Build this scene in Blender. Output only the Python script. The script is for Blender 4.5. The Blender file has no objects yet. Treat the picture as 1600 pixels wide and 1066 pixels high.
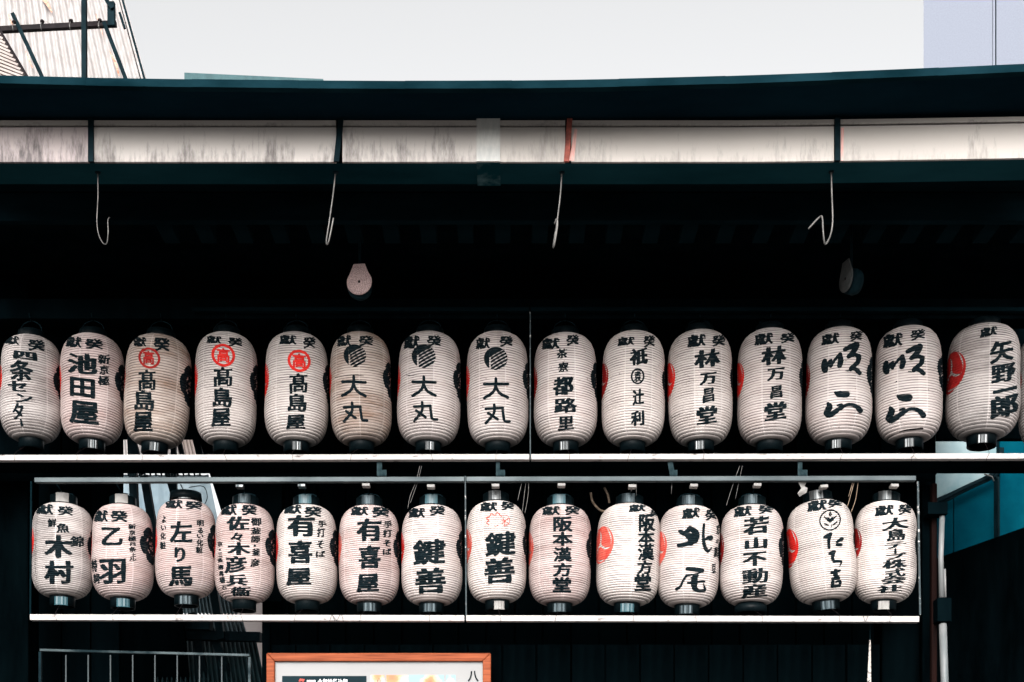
import bpy, bmesh, math, random
from math import sin, cos, pi, asin, atan2, sqrt, radians
from mathutils import Vector, Matrix, noise

random.seed(7)
SC = bpy.context.scene
COL = SC.collection

# ------------------------------------------------------------------ camera
F = 2100.0            # focal length in pixels of the 1600 px wide photograph
HY = 1400.0           # image row of the horizon (camera is level, lens shifted up)
CH = 1.6              # eye height
cam_d = bpy.data.cameras.new('camera')
cam = bpy.data.objects.new('camera', cam_d)
COL.objects.link(cam)
cam_d.sensor_width = 36.0
cam_d.lens = 36.0 * F / 1600.0
cam_d.shift_y = (HY - 533.0) / 1600.0
cam_d.clip_end = 2000.0
cam.location = (0, 0, CH)
cam.rotation_euler = (radians(90), 0, 0)      # looks along +Y
SC.camera = cam

# ------------------------------------------------------------------ light
SUN_EL, SUN_AZ = radians(28), radians(187)    # soft high sun through thin cloud, behind the camera's left shoulder
world = bpy.data.worlds.new('World')
SC.world = world
world.use_nodes = True
wn = world.node_tree.nodes
wl = world.node_tree.links
for n in list(wn):
    wn.remove(n)
wo = wn.new('ShaderNodeOutputWorld')
bg = wn.new('ShaderNodeBackground')
sky = wn.new('ShaderNodeTexSky')
sky.sky_type = 'NISHITA'
sky.sun_disc = False
sky.sun_elevation = SUN_EL
sky.sun_rotation = SUN_AZ
sky.air_density = 1.0
sky.dust_density = 6.0
hs = wn.new('ShaderNodeHueSaturation')
hs.inputs['Saturation'].default_value = 0.04
wl.new(sky.outputs[0], hs.inputs['Color'])
wl.new(hs.outputs[0], bg.inputs['Color'])
bg.inputs['Strength'].default_value = 0.15
wl.new(bg.outputs[0], wo.inputs['Surface'])
sun_d = bpy.data.lights.new('sun', 'SUN')
sun = bpy.data.objects.new('sun', sun_d)
COL.objects.link(sun)
sun_d.energy = 0.5
sun_d.angle = radians(32)
sun_d.color = (1.0, 0.94, 0.9)
sdir = Vector((sin(SUN_AZ) * cos(SUN_EL), cos(SUN_AZ) * cos(SUN_EL), sin(SUN_EL)))
sun.rotation_euler = sdir.to_track_quat('Z', 'Y').to_euler()
SC.view_settings.view_transform = 'Standard'
SC.view_settings.look = 'None'
SC.view_settings.gamma = 1.0
SC.view_settings.exposure = 1.15
SC.view_settings.use_curve_mapping = False
SC.cycles.use_denoising = True


def P(px, py, d):
    """the point of the place seen at photograph pixel (px, py), d metres in front of the camera"""
    return Vector(((px - 800.0) / F * d, d, CH + (HY - py) / F * d))


# ------------------------------------------------------------------ object helpers
def link(o, parent=None):
    COL.objects.link(o)
    if parent is not None:
        o.parent = parent
    return o


def tag(o, label=None, cat=None, group=None, kind=None):
    if label: o['label'] = label
    if cat: o['category'] = cat
    if group: o['group'] = group
    if kind: o['kind'] = kind
    return o


def empty(name, loc, label=None, cat=None, group=None, rot=(0, 0, 0), kind=None):
    o = bpy.data.objects.new(name, None)
    o.empty_display_size = 0.1
    o.location = loc
    o.rotation_euler = rot
    link(o)
    return tag(o, label, cat, group, kind)


class MB:
    """collects vertices and faces; build() links them as one mesh object"""
    def __init__(s):
        s.v = []; s.f = []; s.uv = None

    def add(s, vs, fs):
        b = len(s.v)
        s.v.extend([tuple(v) for v in vs])
        s.f.extend([tuple(b + i for i in f) for f in fs])
        return s

    def box(s, c, size, rot=None):
        hx, hy, hz = size[0] / 2, size[1] / 2, size[2] / 2
        vs = [Vector((x, y, z)) for z in (-hz, hz) for y in (-hy, hy) for x in (-hx, hx)]
        if rot is not None:
            vs = [rot @ v for v in vs]
        vs = [v + Vector(c) for v in vs]
        return s.add(vs, [(0, 2, 3, 1), (4, 5, 7, 6), (0, 1, 5, 4), (2, 6, 7, 3), (0, 4, 6, 2), (1, 3, 7, 5)])

    def bbox(s, x0, x1, y0, y1, z0, z1):
        return s.box(((x0 + x1) / 2, (y0 + y1) / 2, (z0 + z1) / 2), (abs(x1 - x0), abs(y1 - y0), abs(z1 - z0)))

    def bar(s, a, b, w, h=None, up=Vector((0, 1, 0))):
        """a square bar from a to b"""
        a = Vector(a); b = Vector(b); h = h or w
        d = (b - a); L = d.length; d.normalize()
        x = d.cross(up)
        if x.length < 1e-4:
            x = d.cross(Vector((1, 0, 0)))
        x.normalize(); y = x.cross(d)
        vs = []
        for p in (a, b):
            for sx, sy in ((-1, -1), (1, -1), (1, 1), (-1, 1)):
                vs.append(p + x * sx * w / 2 + y * sy * h / 2)
        return s.add(vs, [(0, 3, 2, 1), (4, 5, 6, 7), (0, 1, 5, 4), (1, 2, 6, 5), (2, 3, 7, 6), (3, 0, 4, 7)])

    def tube(s, pts, r, n=8, cap=True):
        pts = [Vector(p) for p in pts]
        rs = r if isinstance(r, (list, tuple)) else [r] * len(pts)
        rings = []
        prev = None
        for i, p in enumerate(pts):
            d = (pts[min(i + 1, len(pts) - 1)] - pts[max(i - 1, 0)]).normalized()
            if prev is None:
                a = d.cross(Vector((0, 0, 1)))
                if a.length < 0.1:
                    a = d.cross(Vector((1, 0, 0)))
            else:
                a = prev - d * prev.dot(d)
            a.normalize(); prev = a
            b = d.cross(a)
            rings.append([p + (a * cos(2 * pi * k / n) + b * sin(2 * pi * k / n)) * rs[i] for k in range(n)])
        vs = [v for rg in rings for v in rg]
        fs = []
        for i in range(len(pts) - 1):
            for k in range(n):
                k2 = (k + 1) % n
                fs.append((i * n + k, i * n + k2, (i + 1) * n + k2, (i + 1) * n + k))
        if cap:
            fs.append(tuple(reversed(range(n))))
            fs.append(tuple((len(pts) - 1) * n + k for k in range(n)))
        return s.add(vs, fs)

    def lathe(s, prof, n=32, c=(0, 0, 0), closed=True, M=None):
        """profile (r, z) about the z axis"""
        vs = []
        for r, z in prof:
            for k in range(n):
                a = 2 * pi * k / n
                v = Vector((r * cos(a), r * sin(a), z))
                if M is not None:
                    v = M @ v
                vs.append(v + Vector(c))
        fs = []
        m = len(prof)
        for i in range(m - 1 if not closed else m):
            j = (i + 1) % m
            for k in range(n):
                k2 = (k + 1) % n
                fs.append((i * n + k, i * n + k2, j * n + k2, j * n + k))
        return s.add(vs, fs)

    def build(s, name, mat, parent=None, smooth=False, bevel=0.0):
        me = bpy.data.meshes.new(name)
        me.from_pydata(s.v, [], s.f)
        me.update()
        if smooth:
            me.polygons.foreach_set('use_smooth', [True] * len(me.polygons))
        if mat is not None:
            me.materials.append(mat)
        o = bpy.data.objects.new(name, me)
        link(o, parent)
        if bevel:
            m = o.modifiers.new('bevel', 'BEVEL')
            m.width = bevel; m.segments = 2; m.limit_method = 'ANGLE'; m.angle_limit = radians(40)
        return o


def curve_pts(pts, n=8):
    """Catmull-Rom through points (any dimension tuples)"""
    if len(pts) < 3:
        return [tuple(p) for p in pts]
    P_ = [pts[0]] + list(pts) + [pts[-1]]
    out = []
    for i in range(1, len(P_) - 2):
        for k in range(n):
            t = k / n
            out.append(tuple(0.5 * ((2 * b) + (-a + c) * t + (2 * a - 5 * b + 4 * c - d) * t * t + (-a + 3 * b - 3 * c + d) * t ** 3)
                             for a, b, c, d in zip(P_[i - 1], P_[i], P_[i + 1], P_[i + 2])))
    out.append(tuple(pts[-1]))
    return out


# ------------------------------------------------------------------ materials
def newmat(name):
    m = bpy.data.materials.new(name)
    m.use_nodes = True
    nt = m.node_tree
    b = nt.nodes['Principled BSDF']
    return m, nt, b


def N(nt, t, **kw):
    n = nt.nodes.new(t)
    for k, v in kw.items():
        setattr(n, k, v)
    return n


def ramp(nt, src, stops):
    r = N(nt, 'ShaderNodeValToRGB')
    el = r.color_ramp.elements
    while len(el) < len(stops):
        el.new(0.5)
    for e, (p, c) in zip(el, stops):
        e.position = p
        e.color = (*c, 1) if len(c) == 3 else c
    nt.links.new(src, r.inputs[0])
    return r


def mat_plain(name, c1, c2, scale=6.0, rough=0.7, metal=0.0, stretch=(1, 1, 1), bump=0.15, spec=0.4, detail=6.0, lo=0.35, hi=0.68):
    m, nt, b = newmat(name)
    tc = N(nt, 'ShaderNodeTexCoord')
    mp = N(nt, 'ShaderNodeMapping')
    mp.inputs['Scale'].default_value = stretch
    nt.links.new(tc.outputs['Object'], mp.inputs[0])
    nz = N(nt, 'ShaderNodeTexNoise')
    nz.inputs['Scale'].default_value = scale
    nz.inputs['Detail'].default_value = detail
    nz.inputs['Roughness'].default_value = 0.62
    nt.links.new(mp.outputs[0], nz.inputs['Vector'])
    r = ramp(nt, nz.outputs[0], [(lo, c1), (hi, c2)])
    nt.links.new(r.outputs[0], b.inputs['Base Color'])
    b.inputs['Roughness'].default_value = rough
    b.inputs['Metallic'].default_value = metal
    b.inputs['Specular IOR Level'].default_value = spec
    if bump:
        bp = N(nt, 'ShaderNodeBump')
        bp.inputs['Strength'].default_value = bump
        bp.inputs['Distance'].default_value = 0.01
        nt.links.new(nz.outputs[0], bp.inputs['Height'])
        nt.links.new(bp.outputs[0], b.inputs['Normal'])
    return m


M = {}
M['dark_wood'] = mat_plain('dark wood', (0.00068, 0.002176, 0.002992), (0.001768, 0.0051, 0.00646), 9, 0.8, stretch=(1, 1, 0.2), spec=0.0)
M['shaded_wood'] = mat_plain('shade darkened wood', (0.00025, 0.00075, 0.001), (0.0008, 0.0023, 0.0029), 9, 0.8, stretch=(1, 1, 0.2), spec=0.0)  # shade put into the colour: darker copy of dark wood for sunlit parts
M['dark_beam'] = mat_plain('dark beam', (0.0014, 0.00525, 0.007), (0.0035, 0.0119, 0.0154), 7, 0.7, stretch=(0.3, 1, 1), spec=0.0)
M['soffit'] = mat_plain('dark copper soffit', (0.0015, 0.007, 0.012), (0.004, 0.018, 0.028), 2.2, 0.6, stretch=(0.4, 1, 1), bump=0.03, spec=0.0)
M['lip'] = mat_plain('roof lip', (0.00225, 0.0117, 0.0162), (0.00675, 0.0261, 0.0351), 8, 0.6, stretch=(0.4, 1, 1), bump=0.1, spec=0.0)
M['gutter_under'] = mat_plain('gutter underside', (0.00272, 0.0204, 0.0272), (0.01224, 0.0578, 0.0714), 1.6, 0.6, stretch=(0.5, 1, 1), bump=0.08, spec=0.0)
M['black_lacquer'] = mat_plain('black lacquer', (0.001, 0.003, 0.004), (0.003, 0.007, 0.0085), 12, 0.4, bump=0.04, spec=0.08)
M['steel'] = mat_plain('bright clip steel', (0.0135, 0.018, 0.01912), (0.162, 0.1643, 0.1643), 34, 0.36, metal=0.85, stretch=(2.2, 2.2, 0.04), bump=0.05)
M['galv'] = mat_plain('galvanised steel', (0.00495, 0.0165, 0.02046), (0.0792, 0.099, 0.104), 7, 0.5, metal=0.2, stretch=(0.5, 1, 1), bump=0.1, lo=0.3, hi=0.72)
M['wire'] = mat_plain('pale wire', (0.075, 0.072, 0.069), (0.18, 0.171, 0.162), 30, 0.45, metal=0.4, bump=0)
M['dark_metal'] = mat_plain('dark metal', (0.002, 0.008, 0.011), (0.006, 0.018, 0.023), 15, 0.6, metal=0.0, bump=0.03, spec=0.03)
M['iron'] = mat_plain('blackened iron', (0.008, 0.007, 0.008), (0.02, 0.015, 0.016), 15, 0.6, metal=0.0, bump=0.03, spec=0.05)
M['rust'] = mat_plain('rusty iron', (0.10, 0.02, 0.014), (0.40, 0.10, 0.07), 18, 0.8, bump=0.1)
M['ink'] = mat_plain('black ink', (0.002, 0.006, 0.008), (0.008, 0.014, 0.017), 30, 0.75, bump=0, spec=0.03)
for nm in ('ink',):
    nt_ = M[nm].node_tree
    bs = nt_.nodes['Principled BSDF']
    src = bs.inputs['Base Color'].links[0].from_socket
    tc_ = N(nt_, 'ShaderNodeTexCoord')
    mp_i = N(nt_, 'ShaderNodeMapping'); mp_i.inputs['Scale'].default_value = (22, 22, 240)
    nt_.links.new(tc_.outputs['Object'], mp_i.inputs[0])
    nz_i = N(nt_, 'ShaderNodeTexNoise'); nz_i.inputs['Scale'].default_value = 1.0; nz_i.inputs['Detail'].default_value = 3
    nt_.links.new(mp_i.outputs[0], nz_i.inputs['Vector'])
    rp_i = ramp(nt_, nz_i.outputs[0], [(0.58, (0, 0, 0)), (0.74, (0.25, 0.25, 0.25))])
    mx_i = N(nt_, 'ShaderNodeMixRGB')
    nt_.links.new(rp_i.outputs[0], mx_i.inputs[0]); nt_.links.new(src, mx_i.inputs[1])
    mx_i.inputs[2].default_value = (0.16, 0.15, 0.14, 1)
    nt_.links.new(mx_i.outputs[0], bs.inputs['Base Color'])
M['red'] = mat_plain('red ink', (0.50, 0.010, 0.008), (0.68, 0.03, 0.02), 30, 0.7, bump=0, spec=0.2)
M['light_red'] = mat_plain('faded red ink', (0.49, 0.049, 0.035), (0.574, 0.126, 0.091), 30, 0.7, bump=0, spec=0.2)
M['crimson'] = mat_plain('dark red ink', (0.22, 0.006, 0.006), (0.34, 0.015, 0.012), 30, 0.7, bump=0, spec=0.2)
M['white_pipe'] = mat_plain('white pipe', (0.1071, 0.1214, 0.1249), (0.2213, 0.2178, 0.2142), 9, 0.45, stretch=(1, 1, 0.3), bump=0.03)
M['grey_wall'] = mat_plain('pale blue grey wall', (0.18, 0.1944, 0.2376), (0.2016, 0.2196, 0.2628), 60, 0.85, bump=0.1)
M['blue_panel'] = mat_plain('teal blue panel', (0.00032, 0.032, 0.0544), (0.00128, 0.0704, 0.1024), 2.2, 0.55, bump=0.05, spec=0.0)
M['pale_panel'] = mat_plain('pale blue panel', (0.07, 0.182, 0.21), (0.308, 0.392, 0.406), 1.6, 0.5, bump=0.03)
M['awning'] = mat_plain('weathered white sheet', (0.2981, 0.2691, 0.2567), (0.3892, 0.3726, 0.3643), 4, 0.6, stretch=(3, 3, 0.4), bump=0.03)
M['sheet_grey'] = mat_plain('grey corrugated sheet', (0.05, 0.085, 0.10), (0.12, 0.17, 0.19), 5, 0.6, bump=0.03)
M['sheet_teal'] = mat_plain('teal corrugated sheet', (0.006, 0.032, 0.040), (0.014, 0.055, 0.065), 5, 0.6, bump=0.03)
M['sheet_pink'] = mat_plain('beige corrugated sheet', (0.255, 0.1988, 0.1762), (0.345, 0.2925, 0.27), 5, 0.6, bump=0.03)
M['ground'] = mat_plain('pavement', (0.084, 0.0805, 0.077), (0.14, 0.1365, 0.133), 1.5, 0.9, bump=0.2)
M['asphalt'] = mat_plain('asphalt', (0.04, 0.04, 0.042), (0.07, 0.07, 0.07), 60, 0.9, bump=0.3)
M['paper_sheet'] = mat_plain('poster paper', (0.2552, 0.251, 0.2467), (0.2807, 0.2766, 0.2723), 2, 0.6, bump=0)
M['rope'] = mat_plain('straw rope', (0.13, 0.09, 0.06), (0.30, 0.22, 0.16), 40, 0.9, bump=0.3)
M['teal_sheet'] = mat_plain('teal roof sheet', (0.015, 0.055, 0.0625), (0.035, 0.095, 0.1025), 12, 0.7, stretch=(2, 1, 1), bump=0.05)
M['lamp_face'] = mat_plain('pink grey enamel', (0.312, 0.208, 0.2015), (0.65, 0.468, 0.442), 220, 0.8, bump=0.1, lo=0.42, hi=0.58)


M['gate_rail'] = mat_plain('worn gate rail', (0.004, 0.012, 0.015), (0.10, 0.125, 0.13), 9, 0.6, stretch=(0.6, 1, 1), bump=0.03, spec=0.05, lo=0.4, hi=0.72)
M['bracket'] = mat_plain('dull grey bracket', (0.0055, 0.0165, 0.02035), (0.033, 0.055, 0.0605), 30, 0.7, bump=0.03, spec=0.05)


def frame_wood():
    m, nt, b = newmat('copper brown frame wood')
    tc = N(nt, 'ShaderNodeTexCoord')
    mp = N(nt, 'ShaderNodeMapping')
    mp.inputs['Scale'].default_value = (2, 30, 40)
    nt.links.new(tc.outputs['Object'], mp.inputs[0])
    nz = N(nt, 'ShaderNodeTexNoise')
    nz.inputs['Scale'].default_value = 3
    nz.inputs['Detail'].default_value = 8
    nt.links.new(mp.outputs[0], nz.inputs['Vector'])
    r = ramp(nt, nz.outputs[0], [(0.3, (0.16, 0.036, 0.014)), (0.7, (0.34, 0.088, 0.036))])
    nt.links.new(r.outputs[0], b.inputs['Base Color'])
    b.inputs['Roughness'].default_value = 0.6
    b.inputs['Specular IOR Level'].default_value = 0.1
    return m


M['frame_wood'] = frame_wood()


def stained(name, base, stain, dens=0.5, red=0.0):
    """painted face with dark streaks that start at its lower edge; UV v runs 0 (bottom) to 1 (top), u in metres"""
    m, nt, b = newmat(name)
    uv = N(nt, 'ShaderNodeUVMap')
    sep = N(nt, 'ShaderNodeSeparateXYZ')
    nt.links.new(uv.outputs[0], sep.inputs[0])
    mp = N(nt, 'ShaderNodeMapping')
    mp.inputs['Scale'].default_value = (60, 1.5, 1)
    nt.links.new(uv.outputs[0], mp.inputs[0])
    n1 = N(nt, 'ShaderNodeTexNoise')
    n1.inputs['Scale'].default_value = 1.0
    n1.inputs['Detail'].default_value = 6
    n1.inputs['Roughness'].default_value = 0.7
    nt.links.new(mp.outputs[0], n1.inputs['Vector'])
    mp2 = N(nt, 'ShaderNodeMapping')
    mp2.inputs['Scale'].default_value = (6.0, 0.3, 1)
    nt.links.new(uv.outputs[0], mp2.inputs[0])
    n2 = N(nt, 'ShaderNodeTexNoise')
    n2.inputs['Scale'].default_value = 1.0
    n2.inputs['Detail'].default_value = 3
    nt.links.new(mp2.outputs[0], n2.inputs['Vector'])
    # streak height = where coarse noise is high; mask = streak - v
    a = N(nt, 'ShaderNodeMath', operation='MULTIPLY_ADD')
    nt.links.new(n2.outputs[0], a.inputs[0]); a.inputs[1].default_value = 3.4; a.inputs[2].default_value = -1.8 + dens * 0.5
    s = N(nt, 'ShaderNodeMath', operation='SUBTRACT')
    nt.links.new(a.outputs[0], s.inputs[0]); nt.links.new(sep.outputs[1], s.inputs[1])
    k = N(nt, 'ShaderNodeMath', operation='MULTIPLY_ADD')
    nt.links.new(n1.outputs[0], k.inputs[0]); k.inputs[1].default_value = 3.4; k.inputs[2].default_value = -1.75
    t = N(nt, 'ShaderNodeMath', operation='ADD')
    nt.links.new(s.outputs[0], t.inputs[0]); nt.links.new(k.outputs[0], t.inputs[1])
    cl = N(nt, 'ShaderNodeMapRange')
    nt.links.new(t.outputs[0], cl.inputs[0])
    cl.inputs[1].default_value = 0.0; cl.inputs[2].default_value = 1.0
    cl.inputs[3].default_value = 0.0; cl.inputs[4].default_value = 0.85
    n3 = N(nt, 'ShaderNodeTexNoise')
    n3.inputs['Scale'].default_value = 2.0
    tc = N(nt, 'ShaderNodeTexCoord')
    nt.links.new(tc.outputs['Object'], n3.inputs['Vector'])
    br = ramp(nt, n3.outputs[0], [(0.35, tuple(c * 0.9 for c in base)), (0.65, base)])
    mx = N(nt, 'ShaderNodeMixRGB')
    nt.links.new(cl.outputs[0], mx.inputs[0])
    nt.links.new(br.outputs[0], mx.inputs[1])
    mx.inputs[2].default_value = (*stain, 1)
    nt.links.new(mx.outputs[0], b.inputs['Base Color'])
    b.inputs['Roughness'].default_value = 0.65
    return m


M['gutter_white'] = stained('stained cream gutter paint', (0.5098, 0.4629, 0.4293), (0.10, 0.085, 0.08), 1.25)
M['gutter_pink'] = stained('stained pinkish gutter paint', (0.5098, 0.4293, 0.4159), (0.06, 0.05, 0.05), 1.8)
M['gutter_clean'] = stained('clean cream gutter paint', (0.4684, 0.4241, 0.3861), (0.22, 0.2, 0.18), 0.75)
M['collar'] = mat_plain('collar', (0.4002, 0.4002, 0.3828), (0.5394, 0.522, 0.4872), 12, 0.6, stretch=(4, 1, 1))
M['rail_white'] = mat_plain('chipped white rail paint', (0.09143, 0.0743, 0.06858), (0.4572, 0.423, 0.4058), 22, 0.6, stretch=(0.7, 1, 2.0), bump=0.1, lo=0.30, hi=0.42)


def paper(name, c_lo, c_hi, stain, amount, seam0):
    """ribbed lantern paper: u = angle in turns, v = rib number"""
    m, nt, b = newmat(name)
    uv = N(nt, 'ShaderNodeUVMap')
    sep = N(nt, 'ShaderNodeSeparateXYZ')
    nt.links.new(uv.outputs[0], sep.inputs[0])
    tc = N(nt, 'ShaderNodeTexCoord')
    oi = N(nt, 'ShaderNodeObjectInfo')
    addv = N(nt, 'ShaderNodeVectorMath', operation='ADD')
    nt.links.new(tc.outputs['Object'], addv.inputs[0])
    rr = N(nt, 'ShaderNodeMath', operation='MULTIPLY')
    nt.links.new(oi.outputs['Random'], rr.inputs[0]); rr.inputs[1].default_value = 50
    cb = N(nt, 'ShaderNodeCombineXYZ')
    nt.links.new(rr.outputs[0], cb.inputs[0]); nt.links.new(rr.outputs[0], cb.inputs[2])
    nt.links.new(cb.outputs[0], addv.inputs[1])
    n1 = N(nt, 'ShaderNodeTexNoise')
    n1.inputs['Scale'].default_value = 5
    n1.inputs['Detail'].default_value = 5
    nt.links.new(addv.outputs[0], n1.inputs['Vector'])
    base = ramp(nt, n1.outputs[0], [(0.3, c_lo), (0.68, c_hi)])
    # brown age stain in broad bands
    mp = N(nt, 'ShaderNodeMapping')
    mp.inputs['Scale'].default_value = (2.0, 2.0, 9.0)
    nt.links.new(addv.outputs[0], mp.inputs[0])
    n2 = N(nt, 'ShaderNodeTexNoise')
    n2.inputs['Scale'].default_value = 1.6
    n2.inputs['Detail'].default_value = 7
    n2.inputs['Roughness'].default_value = 0.7
    nt.links.new(mp.outputs[0], n2.inputs['Vector'])
    st = ramp(nt, n2.outputs[0], [(0.46, (0, 0, 0)), (0.70, (min(amount * 1.3, 0.9),) * 3)])
    mx = N(nt, 'ShaderNodeMixRGB')
    nt.links.new(st.outputs[0], mx.inputs[0])
    nt.links.new(base.outputs[0], mx.inputs[1])
    mx.inputs[2].default_value = (*stain, 1)
    # rib shading put into the colour as dark lines along the grooves
    fr = N(nt, 'ShaderNodeMath', operation='FRACT')
    nt.links.new(sep.outputs[1], fr.inputs[0])
    g = N(nt, 'ShaderNodeMath', operation='SUBTRACT')
    nt.links.new(fr.outputs[0], g.inputs[0]); g.inputs[1].default_value = 0.5
    ab = N(nt, 'ShaderNodeMath', operation='ABSOLUTE')
    nt.links.new(g.outputs[0], ab.inputs[0])
    gm = N(nt, 'ShaderNodeMapRange')
    nt.links.new(ab.outputs[0], gm.inputs[0])
    gm.inputs[1].default_value = 0.28; gm.inputs[2].default_value = 0.45
    gm.inputs[3].default_value = 0.0; gm.inputs[4].default_value = 1.0
    mp3 = N(nt, 'ShaderNodeMapping')
    mp3.inputs['Scale'].default_value = (7, 7, 30)
    nt.links.new(addv.outputs[0], mp3.inputs[0])
    n3 = N(nt, 'ShaderNodeTexNoise')
    n3.inputs['Scale'].default_value = 1.0
    n3.inputs['Detail'].default_value = 4
    nt.links.new(mp3.outputs[0], n3.inputs['Vector'])
    gr = ramp(nt, n3.outputs[0], [(0.32, (0.45,) * 3), (0.60, (1.0,) * 3)])
    gx = N(nt, 'ShaderNodeMath', operation='MULTIPLY')
    nt.links.new(gm.outputs[0], gx.inputs[0]); nt.links.new(gr.outputs[0], gx.inputs[1])
    mx2 = N(nt, 'ShaderNodeMixRGB')
    nt.links.new(gx.outputs[0], mx2.inputs[0])
    nt.links.new(mx.outputs[0], mx2.inputs[1])
    mx2.inputs[2].default_value = (stain[0] * 0.11, stain[1] * 0.11, stain[2] * 0.13, 1)
    # overlapping sheet seams, eight round the lantern
    u8 = N(nt, 'ShaderNodeMath', operation='MULTIPLY_ADD')
    nt.links.new(sep.outputs[0], u8.inputs[0]); u8.inputs[1].default_value = 7.0; u8.inputs[2].default_value = seam0
    fu = N(nt, 'ShaderNodeMath', operation='FRACT')
    nt.links.new(u8.outputs[0], fu.inputs[0])
    su = N(nt, 'ShaderNodeMath', operation='SUBTRACT')
    nt.links.new(fu.outputs[0], su.inputs[0]); su.inputs[1].default_value = 0.5
    au = N(nt, 'ShaderNodeMath', operation='ABSOLUTE')
    nt.links.new(su.outputs[0], au.inputs[0])
    sm = N(nt, 'ShaderNodeMapRange')
    nt.links.new(au.outputs[0], sm.inputs[0])
    sm.inputs[1].default_value = 0.0; sm.inputs[2].default_value = 0.036
    sm.inputs[3].default_value = 0.6; sm.inputs[4].default_value = 0.0
    mx3 = N(nt, 'ShaderNodeMixRGB')
    nt.links.new(sm.outputs[0], mx3.inputs[0])
    nt.links.new(mx2.outputs[0], mx3.inputs[1])
    mx3.inputs[2].default_value = (min(c_hi[0] * 1.05, 0.88), min(c_hi[1] * 1.06, 0.86), min(c_hi[2] * 1.07, 0.85), 1)
    # every sheet of paper has aged a little differently
    fl = N(nt, 'ShaderNodeMath', operation='FLOOR')
    sh = N(nt, 'ShaderNodeMath', operation='ADD')
    nt.links.new(u8.outputs[0], sh.inputs[0]); sh.inputs[1].default_value = 0.5
    nt.links.new(sh.outputs[0], fl.inputs[0])
    ad = N(nt, 'ShaderNodeMath', operation='ADD')
    nt.links.new(fl.outputs[0], ad.inputs[0]); nt.links.new(rr.outputs[0], ad.inputs[1])
    wn_ = N(nt, 'ShaderNodeTexWhiteNoise', noise_dimensions='1D')
    nt.links.new(ad.outputs[0], wn_.inputs['W'])
    pr = N(nt, 'ShaderNodeMapRange')
    nt.links.new(wn_.outputs['Value'], pr.inputs[0])
    pr.inputs[3].default_value = 0.80; pr.inputs[4].default_value = 1.0
    mxp = N(nt, 'ShaderNodeVectorMath', operation='SCALE')
    nt.links.new(mx3.outputs[0], mxp.inputs[0]); nt.links.new(pr.outputs[0], mxp.inputs['Scale'])
    tone = N(nt, 'ShaderNodeMapRange')
    nt.links.new(oi.outputs['Random'], tone.inputs[0])
    tone.inputs[3].default_value = 0.88; tone.inputs[4].default_value = 0.99
    mxt = N(nt, 'ShaderNodeVectorMath', operation='SCALE')
    nt.links.new(mxp.outputs[0], mxt.inputs[0]); nt.links.new(tone.outputs[0], mxt.inputs['Scale'])
    # fly specks
    vo = N(nt, 'ShaderNodeTexNoise')
    vo.inputs['Scale'].default_value = 55
    vo.inputs['Detail'].default_value = 2
    nt.links.new(addv.outputs[0], vo.inputs['Vector'])
    sp = ramp(nt, vo.outputs[0], [(0.70, (0, 0, 0)), (0.76, (0.7, 0.7, 0.7))])
    mx4 = N(nt, 'ShaderNodeMixRGB')
    nt.links.new(sp.outputs[0], mx4.inputs[0])
    nt.links.new(mxt.outputs[0], mx4.inputs[1])
    mx4.inputs[2].default_value = (stain[0] * 0.4, stain[1] * 0.4, stain[2] * 0.4, 1)
    nt.links.new(mx4.outputs[0], b.inputs['Base Color'])
    b.inputs['Roughness'].default_value = 0.62
    b.inputs['Specular IOR Level'].default_value = 0.25
    return m


PAPER = {
    'clean': paper('clean lantern paper', (0.613, 0.526, 0.498), (0.679, 0.606, 0.575), (0.414, 0.287, 0.233), 0.25, 0.12),
    'pink': paper('pinkish lantern paper', (0.613, 0.479, 0.454), (0.679, 0.566, 0.536), (0.380, 0.223, 0.194), 0.4, 0.35),
    'aged': paper('aged lantern paper', (0.513, 0.415, 0.365), (0.628, 0.526, 0.466), (0.297, 0.176, 0.117), 0.75, 0.2),
    'grey': paper('greyed lantern paper', (0.463, 0.423, 0.404), (0.596, 0.526, 0.498), (0.215, 0.176, 0.163), 0.6, 0.3),
    'white': paper('white lantern paper', (0.662, 0.582, 0.544), (0.711, 0.638, 0.598), (0.455, 0.319, 0.272), 0.12, 0.05),
}

# ================================================================== the setting
g = MB().add([(-60, -40, 0), (60, -40, 0), (60, 60, 0), (-60, 60, 0)], [(0, 1, 2, 3)])
tag(g.build('ground', M['ground']), kind='structure')
g = MB().add([(-60, -16, 0.004), (60, -16, 0.004), (60, 1.0, 0.004), (-60, 1.0, 0.004)], [(0, 1, 2, 3)])
tag(g.build('road', M['asphalt']), kind='structure')
g = MB().bbox(-60, 60, 1.0, 1.2, 0, 0.14)
tag(g.build('kerb', M['ground']), kind='structure')

# ------------------------------------------------------------------ the shrine hall: roof, walls, posts
DG = 5.40                                    # front face of the gutter
HALL = empty('shrine_hall', (0, 7.5, 0), 'dark timber shrine hall with a broad curved eave over two rows of lanterns', 'building')
XL, XR = -2.75, 2.75


def hallpart(o):
    o.parent = HALL
    o.matrix_parent_inverse = HALL.matrix_world.inverted()
    o.location = (o.location[0], o.location[1], o.location[2])
    return o


HALL_INV = Matrix.Translation((0, -7.5, 0))


def hp(mb, name, mat, smooth=False, bevel=0):
    o = mb.build(name, mat, HALL, smooth, bevel)
    o.matrix_parent_inverse = HALL_INV
    return o


def lip_y(px):                               # upper edge of the eave in the photograph
    t = [(-200, 112), (0, 119), (300, 124.5), (560, 126.5), (800, 127), (1050, 122), (1300, 113.5), (1600, 100), (1800, 90)]
    for (a, ya), (b, yb) in zip(t, t[1:]):
        if px <= b:
            k = (px - a) / (b - a)
            return ya + (yb - ya) * k
    return 90


def sm_lip(px):
    return sum(lip_y(px + d) for d in (-160, -80, 0, 80, 160)) / 5


DS = 5.14
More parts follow.
